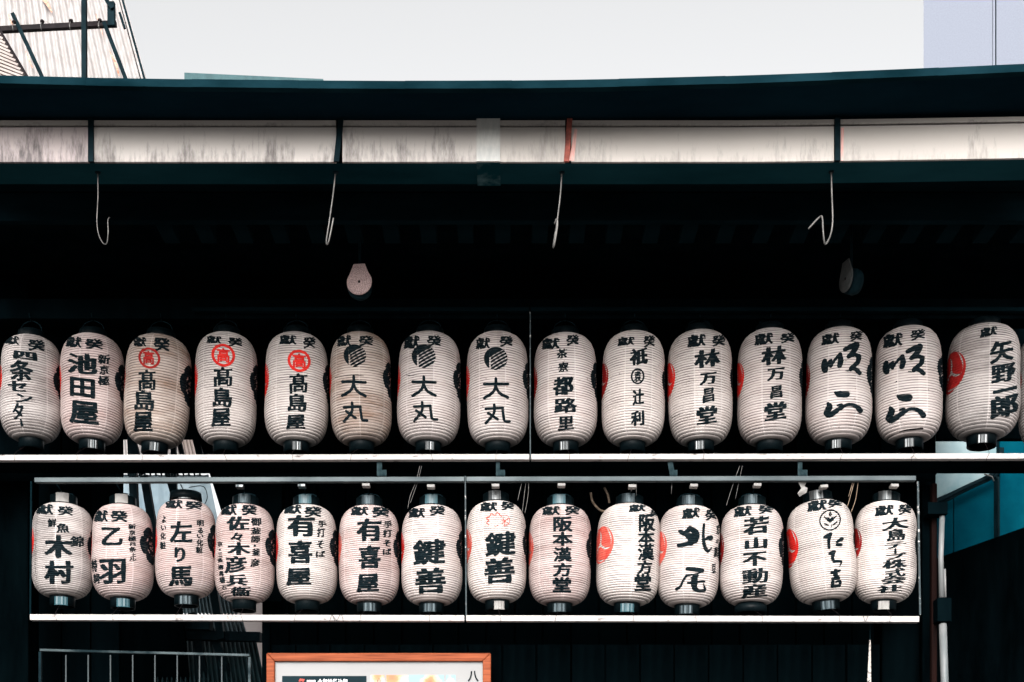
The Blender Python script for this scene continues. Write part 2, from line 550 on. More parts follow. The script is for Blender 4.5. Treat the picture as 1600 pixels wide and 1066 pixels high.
# soffit under the eave + lip + roof plane, all following the same curve
n = 60
sv, sf, lv, lf, rv, rf = [], [], [], [], [], []
for i in range(n + 1):
    px = -200 + 2000 * i / n
    X = (px - 800) / F * DS
    zt = CH + (HY - sm_lip(px)) / F * DS
    zb = zt - 0.030
    dz = (127 - sm_lip(px)) / F * DS         # rise towards the ends
    zg = CH + (HY - 190) / F * DG + dz * 0.28
    sv += [(X, DS + 0.012, zb + 0.003), (X * DG / DS, DG + 0.10, zg + 0.02)]
    lv += [(X, DS, zb), (X, DS, zt), (X, DS + 0.03, zt), (X, DS + 0.03, zb)]
    rv += [(X, DS + 0.03, zt - 0.004), (X, DS + 1.2, zt + 0.30), (X, 11.0, zt + 1.9)]
    if i:
        a = 2 * (i - 1)
        sf.append((a, a + 1, a + 3, a + 2))
        a = 4 * (i - 1)
        for k in range(4):
            k2 = (k + 1) % 4
            lf.append((a + k, a + k2, a + 4 + k2, a + 4 + k))
        a = 3 * (i - 1)
        rf += [(a, a + 1, a + 4, a + 3), (a + 1, a + 2, a + 5, a + 4)]
hp(MB().add(sv, sf), 'soffit', M['soffit'], True)
hp(MB().add(rv, rf), 'roof', M['dark_beam'])
# the lip is made of metal sheets lapped end to end
for i in range(0, n, 5):
    mb = MB()
    j = i * 4
    off = 0.0015 * ((i // 5) % 2)
    seg = [(x, y - off, z) for x, y, z in lv[j:j + 24]]
    mb.add(seg, [(4 * a + k, 4 * a + (k + 1) % 4, 4 * a + 4 + (k + 1) % 4, 4 * a + 4 + k) for a in range(5) for k in range(4)])
    hp(mb, 'eave_sheet', M['lip'])

# inner ceiling boards behind the gutter, fascia board, rafters
zc = CH + (HY - 300) / F * 5.9
hp(MB().bbox(XL, XR, 5.60, 5.90, zc + 0.002, zc + 0.03), 'ceiling_board', M['dark_beam'])
hp(MB().bbox(XL, XR, 5.905, 5.945, CH + (HY - 344) / F * 5.9, zc + 0.001), 'fascia_board', M['dark_beam'], bevel=0.004)
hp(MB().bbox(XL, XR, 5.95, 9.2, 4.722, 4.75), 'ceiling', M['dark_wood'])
raf = None
for i in range(-10, 20):
    px = 843 + 57.5 * i
    c = P(px, 363, 6.2)
    if raf is None:
        mb = MB().bbox(-0.036, 0.036, -0.22, 0.02, -0.043, 0.046)
        raf = hp(mb, 'rafter', M['dark_beam'], bevel=0.004)
        raf.location = c
    else:
        r2 = raf.copy(); COL.objects.link(r2); r2.location = c
# back wall of planks, and side walls; open on the left at x 185..410 px
zt = 4.72
plank = None
def planks(x0, x1, y, z0, z1, w=0.155, mat='dark_wood'):
    nn = max(1, int(round((x1 - x0) / w)))
    w = (x1 - x0) / nn
    first = None
    for k in range(nn):
        cx = x0 + (k + 0.5) * w
        if first is None:
            first = hp(MB().bbox(-w / 2 + 0.003, w / 2 - 0.003, -0.012, 0.012, z0, z1), 'plank', M[mat], bevel=0.002)
            o = first
        else:
            o = first.copy(); COL.objects.link(o)
        o.location = (cx, y + random.uniform(-0.004, 0.004), 0)
        o.scale.x = random.uniform(0.965, 1.0)


xg0 = (188 - 800) / F * 7.4
xg1 = (409 - 800) / F * 7.4
xr1 = (1462 - 800) / F * 7.4
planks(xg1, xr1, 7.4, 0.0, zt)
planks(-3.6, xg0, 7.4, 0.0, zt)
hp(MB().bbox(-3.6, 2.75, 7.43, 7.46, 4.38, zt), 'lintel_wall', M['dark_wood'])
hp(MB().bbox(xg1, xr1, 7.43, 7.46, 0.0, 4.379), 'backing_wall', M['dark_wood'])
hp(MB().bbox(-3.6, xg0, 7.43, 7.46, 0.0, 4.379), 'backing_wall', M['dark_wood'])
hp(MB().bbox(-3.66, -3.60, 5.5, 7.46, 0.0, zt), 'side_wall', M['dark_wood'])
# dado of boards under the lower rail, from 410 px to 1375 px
planks((409 - 800) / F * 6.75, (1375 - 800) / F * 6.75, 6.75, 0.0, 2.86, 0.17, 'shaded_wood')
# slanting brace boards that close the right side of the gap, and a low dark wall inside it
def dark_poly(pts, d_, name):
    a_ = [P(x, y, d_) for x, y in pts]
    n_ = len(a_)
    vs_ = a_ + [v + Vector((0, 0.03, 0)) for v in a_]
    hp(MB().add(vs_, [tuple(range(n_)), tuple(reversed(range(n_, 2 * n_)))] + [(k, k + n_, (k + 1) % n_ + n_, (k + 1) % n_) for k in range(n_)]), name, M['dark_wood'])


dark_poly([(290, 600), (440, 600), (440, 940), (379, 940), (346, 800), (312, 690)], 7.25, 'brace_board')
dark_poly([(150, 850), (236, 850), (284, 950), (300, 1110), (150, 1110)], 8.85, 'low_wall')
# posts
def post(px0, px1, d, z0, z1, mat=None, depth=0.16, name='post'):
    x0 = (px0 - 800) / F * d; x1 = (px1 - 800) / F * d
    return hp(MB().bbox(x0, x1, d, d + depth, z0, z1), name, mat or M['shaded_wood'], bevel=0.008)


post(-45, 44, 6.75, 0, 4.72)
post(1378, 1455, 6.80, 0, 3.70)
post(1441, 1455, 6.73, 0, 3.66, depth=0.05)
o = post(1456, 1465, 6.70, 0, 3.66, mat_plain('brown trim', (0.006, 0.004, 0.004), (0.016, 0.007, 0.006), 20, 0.7, stretch=(1, 1, 0.1), spec=0.0), 0.08, name='corner_trim')
post(409, 422, 6.70, 0, 3.0, depth=0.04)
# big carrying beam just under the upper lantern rail and one above the upper lanterns
b0 = P(800, 721, 6.62)
for a, b, yb_ in ((-350, 178, 741), (178.2, 334.8, 727), (335, 1464, 741)):
    hp(MB().bbox((a - 800) / F * 6.62, (b - 800) / F * 6.62, 6.62, 6.74, P(0, yb_, 6.62).z, P(0, 722, 6.62).z), 'tie_beam', M['dark_beam'], bevel=0.004)
z0_, z1_ = P(0, 486, 6.5).z, P(0, 480, 6.5).z
for a, b in ((300, 826.5), (829.5, 1680)):
    hp(MB().bbox((a - 800) / F * 6.5, (b - 800) / F * 6.5, 6.5, 6.53, z0_, z1_), 'hanging_rail', M['dark_beam'])
hp(MB().bbox(-3.2, 2.75, 6.54, 6.66, z0_ - 0.02, z1_ + 0.06), 'beam', M['dark_wood'], bevel=0.004)

# ------------------------------------------------------------------ the gutter
ZG0 = P(0, 253, DG).z; ZG1 = P(0, 199, DG).z; ZG2 = P(0, 190, DG).z
GUT = empty('gutter', (0, DG, ZG0), 'cream painted box gutter with dark streaks hung along the eave', 'gutter')


def gp(mb, name, mat, smooth=False, bevel=0):
    o = mb.build(name, mat, GUT, smooth, bevel)
    o.matrix_parent_inverse = Matrix.Translation((0, -DG, -ZG0))
    return o


gx = lambda px: (px - 800) / F * DG


def grise(px):      # the gutter lifts a little towards its right end
    return max(0.0, (px - 1150) / 450.0) ** 1.3 * 6.0 / F * DG


def gface(px0, px1, z0, z1, y0, mat, name):
    steps = 8
    mb = MB()
    vs, fs, uvs = [], [], []
    for i in range(steps + 1):
        p = px0 + (px1 - px0) * i / steps
        x = gx(p); r = grise(p)
        vs += [(x, y0, z0 + r), (x, y0, z1 + r), (x, y0 + 0.012, z1 + r), (x, y0 + 0.012, z0 + r)]
        uvs.append(x + px0 * 0.013)
        if i:
            a = 4 * (i - 1)
            for k in range(4):
                k2 = (k + 1) % 4
                fs.append((a + k, a + 4 + k, a + 4 + k2, a + k2))
    fs += [(0, 1, 2, 3), (4 * steps, 4 * steps + 3, 4 * steps + 2, 4 * steps + 1)]
    mb.add(vs, fs)
    o = gp(mb, name, mat)
    me = o.data
    ul = me.uv_layers.new(name='UVMap')
    for lp in me.loops:
        vi = lp.vertex_index
        ul.data[lp.index].uv = (uvs[vi // 4], 1.0 if vi % 4 in (1, 2) else 0.0)
    return o


for a, b, mt in ((-60, 139, 'gutter_pink'), (147, 525, 'gutter_white'), (535, 746, 'gutter_white'), (780, 883, 'gutter_clean'),
                 (893, 1303, 'gutter_clean'), (1313, 1660, 'gutter_clean')):
    gface(a, b, ZG0, ZG1, DG, M[mt], 'face_panel')
    gface(a, b, ZG1 + 0.0065, ZG2 + 0.003, DG - 0.003, M['gutter_clean'], 'rolled_rim')
gface(-60, 1660, ZG1 + 0.001, ZG1 + 0.0055, DG + 0.006, M['iron'], 'rim_groove')
gface(744.5, 781.5, ZG0 - 0.002, ZG2 + 0.008, DG - 0.008, M['collar'], 'joint_collar')
# underside
nseg = 24
vs, fs = [], []
for i in range(nseg + 1):
    p = -60 + 1720 * i / nseg
    r = grise(p); x = gx(p)
    vs += [(x, DG + 0.0125, ZG0 + r + 0.001), (x, DG + 0.171, ZG0 + r + 0.001), (x, DG + 0.171, ZG0 + r + 0.13)]
    if i:
        a = 3 * (i - 1)
        fs += [(a, a + 3, a + 4, a + 1), (a + 1, a + 4, a + 5, a + 2)]
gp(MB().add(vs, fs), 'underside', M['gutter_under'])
x0, x1 = gx(744.5), gx(781.5)
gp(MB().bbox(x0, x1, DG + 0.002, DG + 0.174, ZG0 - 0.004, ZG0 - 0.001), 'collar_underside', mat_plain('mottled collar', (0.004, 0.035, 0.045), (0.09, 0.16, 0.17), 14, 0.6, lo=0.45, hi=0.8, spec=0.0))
# the gap of the eave behind the gutter
gp(MB().bbox(gx(-60), gx(1660), DG + 0.10, DG + 0.16, ZG0 + 0.02, ZG2 + 0.05), 'back_face', M['dark_beam'])
# hangers crossing the face
for pa, pb, mt in ((143, 143, 'dark_metal'), (533, 526, 'dark_metal'), (890, 885, 'rust'), (1308, 1308, 'dark_metal')):
    mb = MB()
    ra = grise(pa)
    for (q0, q1, y, za, zb) in ((pa, pb, DG - 0.012, ZG2 + 0.006 + ra, ZG0 - 0.004 + ra),):
        w = 4.2 / F * DG
        vs = [(gx(q0) - w, y, za), (gx(q0) + w, y, za), (gx(q1) + w, y, zb), (gx(q1) - w, y, zb)]
        vs += [(v[0], v[1] + 0.010, v[2]) for v in vs]
        mb.add(vs, [(0, 3, 2, 1), (4, 5, 6, 7), (0, 1, 5, 4), (1, 2, 6, 5), (2, 3, 7, 6), (3, 0, 4, 7)])
    gp(mb, 'strap', M[mt])
# rust run beside the third strap
mb = MB()
mb.add([(gx(898), DG - 0.0012, ZG1 - 0.005), (gx(902), DG - 0.0012, ZG1 - 0.01), (gx(897), DG - 0.0012, ZG0 + 0.004), (gx(889), DG - 0.0012, ZG0 + 0.004)], [(0, 3, 2, 1)])
gp(mb, 'rust_stain', mat_plain('pink rust run', (0.62, 0.28, 0.24), (0.76, 0.5, 0.45), 60, 0.8, stretch=(4, 1, 0.4), bump=0))
mb = MB()
mb.add([(gx(1314), DG - 0.0012, ZG1 - 0.002), (gx(1318.5), DG - 0.0012, ZG1 - 0.002), (gx(1317), DG - 0.0012, ZG0 + 0.004), (gx(1314), DG - 0.0012, ZG0 + 0.004)], [(0, 3, 2, 1)])
gp(mb, 'rust_stain', bpy.data.materials['pink rust run'])

# wire hooks under the gutter
hooks = [
    ([(153, 280), (153, 310), (151.5, 345), (154, 366), (161, 380), (167, 380), (169, 362), (168.5, 345), (171, 340)], 0.0022, 'leftmost wire hook, thin and J shaped, under the streaked end of the gutter'),
    ([(525, 262), (521, 300), (514, 350), (510, 375), (511, 382), (514, 376), (519, 352), (521, 341)], 0.0032, 'narrow bent wire hook hanging left of the round lamp'),
    ([(878, 262), (876, 300), (870, 350), (865.5, 378), (864.5, 387), (867, 378), (871, 352), (870, 342), (866.5, 350)], 0.0034, 'closed wire hook hanging below the rusty gutter strap'),
    ([(1299, 274), (1300, 310), (1301, 345), (1298, 366), (1291, 381), (1288, 378), (1286, 360), (1285, 342), (1281, 339), (1263, 358)], 0.0036, 'rightmost wire hook, zigzag ended, above the long lantern row'),
]
for pts, r, lab in hooks:
    c3 = curve_pts(pts, 5)
    base = P(pts[0][0], pts[0][1], DG + 0.08)
    e = empty('wire_hook', base, lab, 'hook', 'wire hooks under the gutter')
    loc = [P(x, y, DG + 0.08 + 0.02 * sin(i * 0.15)) - base for i, (x, y) in enumerate(c3)]
    top = Vector((loc[0].x, loc[0].y, ZG0 + grise(pts[0][0]) - base.z))
    MB().tube([top] + loc, r, 8).build('wire', M['wire'], e, True)
    mb = MB().lathe([(0.0, 0.004), (0.011, 0.004), (0.011, 0.0), (0.0, 0.0)], 12, (top.x, top.y, top.z - 0.004), closed=False)
    mb.build('mounting_plate', M['dark_metal'], e)

# ------------------------------------------------------------------ round lamps under the eave
def lamp(px, py, d, yaw, label, face):
    c = P(px, py, d)
    e = empty('round_floodlight', c, label, 'lamp', 'round lamps under the eave', rot=(0, 0, yaw))
    Mx = Matrix.Rotation(radians(90), 3, 'X')
    R = 0.056
    mb = MB().lathe([(0, 0), (R, 0), (R + 0.003, -0.004), (R, -0.008), (0, -0.008)], 36, closed=False, M=Mx)
    mb.v = [(x, y - 0.004, z) for x, y, z in mb.v]
    mb.build('face_plate', face, e, True)
    # neck of the pear-shaped plate
    vs = [(-0.0535, -0.0042, 0.015), (0.0535, -0.0042, 0.015), (0.026, -0.0042, 0.082), (-0.026, -0.0042, 0.082)]
    vs += [(x, 0.004, z) for x, y, z in vs]
    MB().add(vs, [(0, 1, 2, 3), (7, 6, 5, 4), (0, 4, 5, 1), (1, 5, 6, 2), (2, 6, 7, 3), (3, 7, 4, 0)]).build('neck_plate', face, e)
    mb = MB().lathe([(0, 0.0), (R * 0.98, 0.0), (R * 1.02, 0.03), (R * 0.9, 0.05), (0, 0.05)], 36, closed=False, M=Matrix.Rotation(radians(-90), 3, 'X'))
    mb.v = [(x - 0.006, y + 0.016, z - 0.006) for x, y, z in mb.v]
    mb.build('housing', M['dark_metal'], e, True)
    mb = MB().lathe([(0, 0), (0.006, 0), (0.005, -0.006), (0, -0.007)], 14, closed=False, M=Mx)
    mb.v = [(x, y - 0.006, z) for x, y, z in mb.v]
    mb.build('center_screw', M['iron'], e, True)
    top = 4.722 - c.z
    MB().tube([(-0.004, 0.03, 0.04), (-0.006, 0.03, top)], 0.006, 8).build('stem', M['dark_metal'], e, True)
    return e


lamp(561.5, 441, 6.15, radians(-6), 'round pinkish lamp plate hanging in the dark left of centre', M['lamp_face'])
lamp(1322, 436, 6.15, radians(-74), 'dim round lamp seen edge on above the right lanterns', mat_plain('dark grey enamel', (0.03, 0.035, 0.035), (0.06, 0.06, 0.058), 40, 0.8, bump=0))  # darker grey face than the left lamp

# ------------------------------------------------------------------ lantern rails
def rail(pxs, py0, py1, d, depth, mat, name, label, extra=None, gap=1.5, slope=0.0):
    """one rail of lengths butted end to end"""
    zc0 = P(0, py1, d).z; zc1 = P(0, py0, d).z
    e = empty(name, ((pxs[0] + pxs[-1] - 1600) / 2 / F * d, d, zc0), label, 'rail')
    inv = Matrix.Translation(-e.location)
    for a, b in zip(pxs, pxs[1:]):
        xa, xb = (a + gap - 800) / F * d, (b - gap - 800) / F * d
        za = -slope * (a - 800) / F * d; zb = -slope * (b - 800) / F * d
        vs = []
        for x, dz in ((xa, za), (xb, zb)):
            for yy, zz in ((d, zc0), (d + depth, zc0), (d + depth, zc1), (d, zc1)):
                vs.append((x, yy, zz + dz))
        o = MB().add(vs, [(0, 1, 2, 3), (4, 7, 6, 5), (0, 4, 5, 1), (1, 5, 6, 2), (2, 6, 7, 3), (3, 7, 4, 0)]).build('rail_length', mat, e, bevel=0.002)
        o.matrix_parent_inverse = inv
    return e, inv


r1, inv1 = rail([-80, 828.5, 1700], 709.5, 718, 6.40, 0.035, M['rail_white'], 'lantern_rail', 'long chipped white rail running under the upper lantern row', slope=-0.0015)
zr = P(0, 718, 6.4).z
o = MB().bbox((-80 - 800) / F * 6.42, (1700 - 800) / F * 6.42, 6.436, 6.62, zr + 0.002, zr + 0.018).build('shelf_board', M['dark_wood'], r1)
o.matrix_parent_inverse = inv1
r2, inv2 = rail([52, 727, 1433], 744.5, 752, 6.40, 0.03, M['galv'], 'lantern_rail', 'mottled grey steel rail above the lower lantern row', slope=-0.002)
r3, inv3 = rail([45, 727, 1438], 961.5, 970.5, 6.40, 0.035, M['rail_white'], 'lantern_rail', 'white painted rail under the lower lantern row', slope=0.0022)
# uprights of the lower frame
def upright(px0, py0, px1, py1, w, mat, label, d=6.415):
    a = P(px0, py0, d); b = P(px1, py1, d)
    o = MB().bar((0, 0, 0), b - a, w, w).build('rail_upright', mat)
    o.location = a
    tag(o, label, 'upright', 'thin uprights of the lantern frames')
    return o


spk = mat_plain('flaking upright paint', (0.015, 0.03, 0.035), (0.55, 0.52, 0.5), 45, 0.6, bump=0.05, lo=0.58, hi=0.66)
upright(47.5, 961, 49, 752.5, 0.008, M['dark_beam'], 'thin dark upright at the left end of the lower lantern row')
upright(728.5, 970, 727, 744, 0.006, spk, 'flaking white upright between the two halves of the lower row')
upright(1437.5, 961, 1434, 752.5, 0.008, spk, 'thin flaking upright at the right end of the lower row')
upright(828.5, 718, 828.5, 488, 0.005, spk, 'long thin upright dividing the upper lantern row')
# stubs that tie the steel rail to the beam
for px, w in ((593, 8), (778, 6), (1047, 8), (1250, 7)):
    a = P(px, 722, 6.43)
    e = empty('rail_bracket', a, {593: 'small grey bracket above the steel rail, second from left among four', 778: 'small bent grey bracket right of the centre upright',
              1047: 'slanting grey bracket above the steel rail', 1250: 'rightmost stepped grey bracket above the steel rail'}[px] if px != 593 else 'leftmost small grey bracket above the steel rail', 'bracket', 'brackets above the steel rail')
    mb = MB().bar((0, 0, 0.0), (0.012 if px == 1047 else 0, 0, -0.068), w / F * 6.4, 0.006)
    mb.build('stem_plate', M['bracket'], e)
    MB().bbox(0.0, 0.034, -0.008, 0.02, -0.068, -0.040).build('foot_plate', M['bracket'], e)

# ================================================================== lanterns
DL = 6.56


class Lantern:
    def __init__(s, cx, ytop, ybot, hw, c, kind, tiltz=0.0, nrib=44, dent=0.0, seed=0):
        s.cx = cx; s.seed = seed
        s.R = hw / F * DL
        s.r0 = 0.40 * s.R
        s.zb = CH + (HY - ybot) / F * (DL - s.r0)
        s.zt = CH + (HY - ytop) / F * (DL - s.r0 * 1.3)
        s.h = s.zt - s.zb
        s.X = (cx - 800) / F * DL
        s.alpha = math.atan((800 - cx) / F)          # azimuth of the camera seen from the lantern, + = towards +x
        s.c = radians(c)
        s.nrib = nrib; s.kind = kind; s.tilt = tiltz; s.dent = dent
        rnd = random.Random(seed * 13 + 5)
        s.ph = [rnd.uniform(0, 6.28) for _ in range(8)]
        s.cache = {}
        s.bow = rnd.uniform(-0.012, 0.016)

    def env(s, z, phi=0.0):
        t = min(max(z / s.h, 0.0), 1.0)
        q = abs(2 * t - 1)
        k = (1 - q ** 4.6) if q < 1 else 0.0
        r = s.r0 + (s.R - s.r0) * max(k, 0.0) ** 0.52
        r *= 1.0 - 0.02 * sin(pi * t) + s.bow * sin(2 * pi * t)
        # gentle dents in old paper
        dn = 0.5 * sin(2 * phi + s.ph[0]) * sin(3.1 * t * pi + s.ph[1]) + 0.35 * sin(3 * phi + s.ph[2] + 4 * t) + 0.3 * sin(7 * t + s.ph[3]) * sin(phi + s.ph[4])
        r *= 1.0 + (0.019 + s.dent) * dn * sin(pi * t)
        return r

    def rad(s, z, phi):
        t = min(max(z / s.h, 0.0), 1.0)
        w = s.nrib * t + 0.18 * sin(2 * phi + s.ph[5]) * sin(pi * t)
        g_ = abs(sin(pi * w))
        ri = math.floor(w) % 97
        j1 = 0.5 + 0.5 * sin(ri * 12.9898 + s.seed * 3.1)
        j2 = sin(ri * 78.233 + s.seed + 0.6 * sin(phi * 2 + ri))
        return s.env(z, phi) - 0.0052 * (0.8 + 0.75 * j1) * (1 - g_ ** 0.6) + 0.0005 * j2 * g_

    def pt(s, phi, z, off=0.0):
        """phi: azimuth, 0 faces the street (-y), + towards +x"""
        r = s.rad(z, phi) + off
        return (r * sin(phi), -r * cos(phi), z)

    def mesh_pt(s, phi, z, off=0.0):
        """the same point on the faceted shade: bilinear between its grid corners"""
        nv = s.nrib * 4
        a = phi / (2 * pi / 56); a0 = math.floor(a); fa = a - a0
        b = min(max(z / s.h * nv, 0.0), nv - 1e-6); b0 = math.floor(b + 1e-7); fb = max(b - b0, 0.0)
        c = []
        for i in (a0, a0 + 1):
            for j in (b0, b0 + 1):
                k = (i % 56, j)
                if k not in s.cache:
                    s.cache[k] = s.rad(s.h * j / nv, 2 * pi * (i % 56) / 56)
                c.append(s.cache[k])
        r = (c[0] * (1 - fb) + c[1] * fb) * (1 - fa) + (c[2] * (1 - fb) + c[3] * fb) * fa + off
        return (r * sin(phi), -r * cos(phi), z)

    def unpx(s, px, py):
        """photograph pixel -> (phi, z) on the surface"""
        # undo the tilt about the lantern's own centre
        cy = HY - (s.zb + s.h * 0.5 - CH) * F / DL
        dx, dy = px - s.cx, py - cy
        ct, st = cos(s.tilt), sin(s.tilt)
        dx, dy = dx * ct + dy * st, -dx * st + dy * ct
        px, py = s.cx + dx, cy + dy
        z = s.h * 0.5
        phi = 0
        for _ in range(12):
            r = s.env(z)
            q = (px - s.cx) / F * DL / r
            q = min(max(q, -0.985), 0.985)
            psi = asin(q)
            phi = s.alpha + psi
            dpt = DL - r * cos(psi)
            zn = CH + (HY - py) / F * dpt - s.zb
            z = min(max(0.6 * zn + 0.4 * z, 0.012 * s.h), 0.985 * s.h)
        return phi, z


GLY = {}
tcu = bpy.data.curves.new('glyph_source', 'FONT')
tob = bpy.data.objects.new('glyph_source', tcu)
COL.objects.link(tob)
tcu.resolution_u = 3


def glyph(ch, style):
    """outline of one character as 2-D triangles, thickened and roughened like a brush; unit box"""
    key = (ch, style)
    if key in GLY:
        return GLY[key]
    tcu.body = ch
    dg = bpy.context.evaluated_depsgraph_get(); dg.update()
    me = bpy.data.meshes.new_from_object(tob.evaluated_get(dg))
    bm = bmesh.new(); bm.from_mesh(me); bpy.data.meshes.remove(me)
    bmesh.ops.remove_doubles(bm, verts=bm.verts, dist=1e-5)
    for _ in range(3):
        lng = [e for e in bm.edges if e.is_boundary and e.calc_length() > 0.07]
        if not lng:
            break
        bmesh.ops.subdivide_edges(bm, edges=lng, cuts=1)
    bmesh.ops.triangulate(bm, faces=bm.faces)
    bm.normal_update()
    off, hx, wob, slope, rnd = {
        'brush': (0.034, 0.034, 0.020, 0.11, 0.028), 'thick': (0.038, 0.034, 0.020, 0.09, 0.03), 'gothic': (0.038, 0.008, 0.005, 0.0, 0.0),
        'small': (0.034, 0.016, 0.014, 0.08, 0.025), 'head': (0.040, 0.014, 0.016, 0.07, 0.03), 'line': (0.012, 0, 0.003, 0, 0)}[style]
    # outward normals of the outline
    nrm = {}
    for e in bm.edges:
        if e.is_boundary and e.link_faces:
            f = e.link_faces[0]
            a, b_ = e.verts
            d = (b_.co - a.co); d.z = 0
            nn = Vector((d.y, -d.x, 0))
            if nn.length < 1e-9:
                continue
            nn.normalize()
            mid = (a.co + b_.co) / 2
            if (f.calc_center_median() - mid).dot(nn) > 0:
                nn = -nn
            for v in (a, b_):
                nrm.setdefault(v, Vector()); nrm[v] = nrm[v] + nn * d.length ** 0.3
    sd = (ord(ch) % 97) * 0.71
    nv = len(nrm)
    damp = 1.0 if nv < 200 else max(0.8, 200.0 / nv)      # keep the counters of dense characters open
    new = {}
    for v, nn in nrm.items():
        if nn.length < 1e-6:
            continue
        nn = nn.normalized()
        p = v.co
        w = noise.noise(Vector((p.x * 3.1 + sd, p.y * 3.1, sd)))
        w2 = noise.noise(Vector((p.x * 11 + sd, p.y * 11, 3 + sd)))
        k = (off + hx * (abs(nn.x) - 0.5)) * damp + wob * w + wob * 0.6 * w2
        new[v] = p + nn * k
    for v, p in new.items():
        v.co = p
    for v in bm.verts:
        x, y = v.co.x, v.co.y
        if rnd:
            v.co.x += rnd * noise.noise(Vector((x * 1.7, y * 1.7, sd + 9)))
            v.co.y += rnd * noise.noise(Vector((x * 1.7, y * 1.7, sd + 21))) + slope * (x - 0.5)
    xs = [v.co.x for v in bm.verts]; ys = [v.co.y for v in bm.verts]
    x0, x1, y0, y1 = min(xs), max(xs), min(ys), max(ys)
    if x1 - x0 < 1e-6 or y1 - y0 < 1e-6:
        tris = []
    else:
        tris = [[((v.co.x - x0) / (x1 - x0), (v.co.y - y0) / (y1 - y0)) for v in f.verts] for f in bm.faces]
    bm.free()
    GLY[key] = tris
    return tris


def stroke(pts, ws, n=6, mirror=False):
    """a brush stroke: polyline with widths -> list of triangles/quads in the same 2-D space, round ends"""
    if not isinstance(ws, (list, tuple)):
        ws = [ws] * len(pts)
    while len(ws) < len(pts):
        ws = list(ws) + [ws[-1]]
    c = curve_pts([(p[0], p[1], w) for p, w in zip(pts, ws)], n)
    if len(c) == 2:
        a, b_ = c
        c = [tuple(a[k] + (b_[k] - a[k]) * i / 4 for k in range(3)) for i in range(5)]
    L, R_ = [], []
    for i, (x, y, w) in enumerate(c):
        x0, y0, _ = c[max(i - 1, 0)]; x1, y1, _ = c[min(i + 1, len(c) - 1)]
        d = math.hypot(x1 - x0, y1 - y0) or 1
        nx, ny = -(y1 - y0) / d, (x1 - x0) / d
        w = max(w, 0.5) * (1 + 0.10 * noise.noise(Vector((x * 0.07, y * 0.07, 2.0))))
        L.append((x + nx * w / 2, y + ny * w / 2)); R_.append((x - nx * w / 2, y - ny * w / 2))
    out = []
    for i in range(len(c) - 1):
        out.append([L[i], L[i + 1], R_[i + 1]])
        out.append([L[i], R_[i + 1], R_[i]])
    for end, sg in ((0, -1), (len(c) - 1, 1)):
        x, y, w = c[end]
        xa, ya, _ = c[1] if end == 0 else c[end - 1]
        ang = atan2(y - ya, x - xa)
        fan = [(x + w / 2 * cos(ang + t), y + w / 2 * sin(ang + t)) for t in [-pi / 2 + pi * k / 6 for k in range(7)]]
        for k in range(6):
            out.append([(x, y), fan[k], fan[k + 1]])
    return out


def clip_poly(poly, axis, val, keep_less):
    out = []
    m = len(poly)
    for i in range(m):
        a = poly[i]; b_ = poly[(i + 1) % m]
        da = a[axis] - val; db = b_[axis] - val
        if keep_less:
            da, db = -da, -db
        if da >= 0:
            out.append(a)
        if (da > 0 > db) or (da < 0 < db):
            t = da / (da - db)
            out.append((a[0] + (b_[0] - a[0]) * t, a[1] + (b_[1] - a[1]) * t))
    return out


def slice_axis(polys, axis, step):
    out = []
    for p in polys:
        lo = min(q[axis] for q in p); hi = max(q[axis] for q in p)
        k0 = math.floor(lo / step + 1e-6); k1 = math.ceil(hi / step - 1e-6)
        if k1 - k0 <= 1:
            out.append(p); continue
        cur = p
        for k in range(k0 + 1, k1):
            v = k * step
            a = clip_poly(cur, axis, v, True)
            if len(a) >= 3:
                out.append(a)
            cur = clip_poly(cur, axis, v, False)
            if len(cur) < 3:
                break
        if len(cur) >= 3:
            out.append(cur)
    return out


def print_on(L, polys, off=0.0013):
    """polys in (phi, z) of lantern L, cut along the ribs and laid just above the paper"""
    polys = slice_axis(polys, 1, L.h / L.nrib / 4)
    polys = slice_axis(polys, 0, 2 * pi / 56)
    mb = MB()
    idx = {}
    for p in polys:
        f = []
        for q in p:
            k = (round(q[0], 5), round(q[1], 6))
            if k not in idx:
                idx[k] = len(mb.v)
                mb.v.append(L.mesh_pt(q[0], min(max(q[1], 0.004), L.h - 0.004), off))
            if not f or f[-1] != idx[k]:
                f.append(idx[k])
        if len(f) > 1 and f[0] == f[-1]:
            f.pop()
        if len(set(f)) == len(f) and len(f) >= 3:
            mb.f.append(tuple(f))
    return mb


def domoe():
    """three swirling commas in a unit disc"""
    out = []
    for k in range(3):
        base = 2 * pi * k / 3
        outer, inner = [], []
        m = 44
        for i in range(m + 1):
            th = radians(215) * i / m
            d = math.degrees(th)
            if d < 14:
                q = sqrt(max(0, 1 - ((14 - d) / 14) ** 2))
                o_ = 0.46 + 0.36 * q; n_ = 0.46 - 0.34 * q
            else:
                o_ = 0.82 if d < 60 else 0.82 + 0.18 * min(1, (d - 60) / 35.0)
                if d < 92:
                    n_ = 0.12
                elif d < 126:
                    n_ = 0.12 + (0.80 - 0.12) * ((d - 92) / 34.0) ** 0.7
                else:
                    n_ = 0.80 + 0.195 * (d - 126) / 89.0
            outer.append((o_ * cos(base + th), o_ * sin(base + th)))
            inner.append((n_ * cos(base + th), n_ * sin(base + th)))
        for i in range(m):
            out.append([inner[i], outer[i], outer[i + 1]])
            out.append([inner[i], outer[i + 1], inner[i + 1]])
    return out


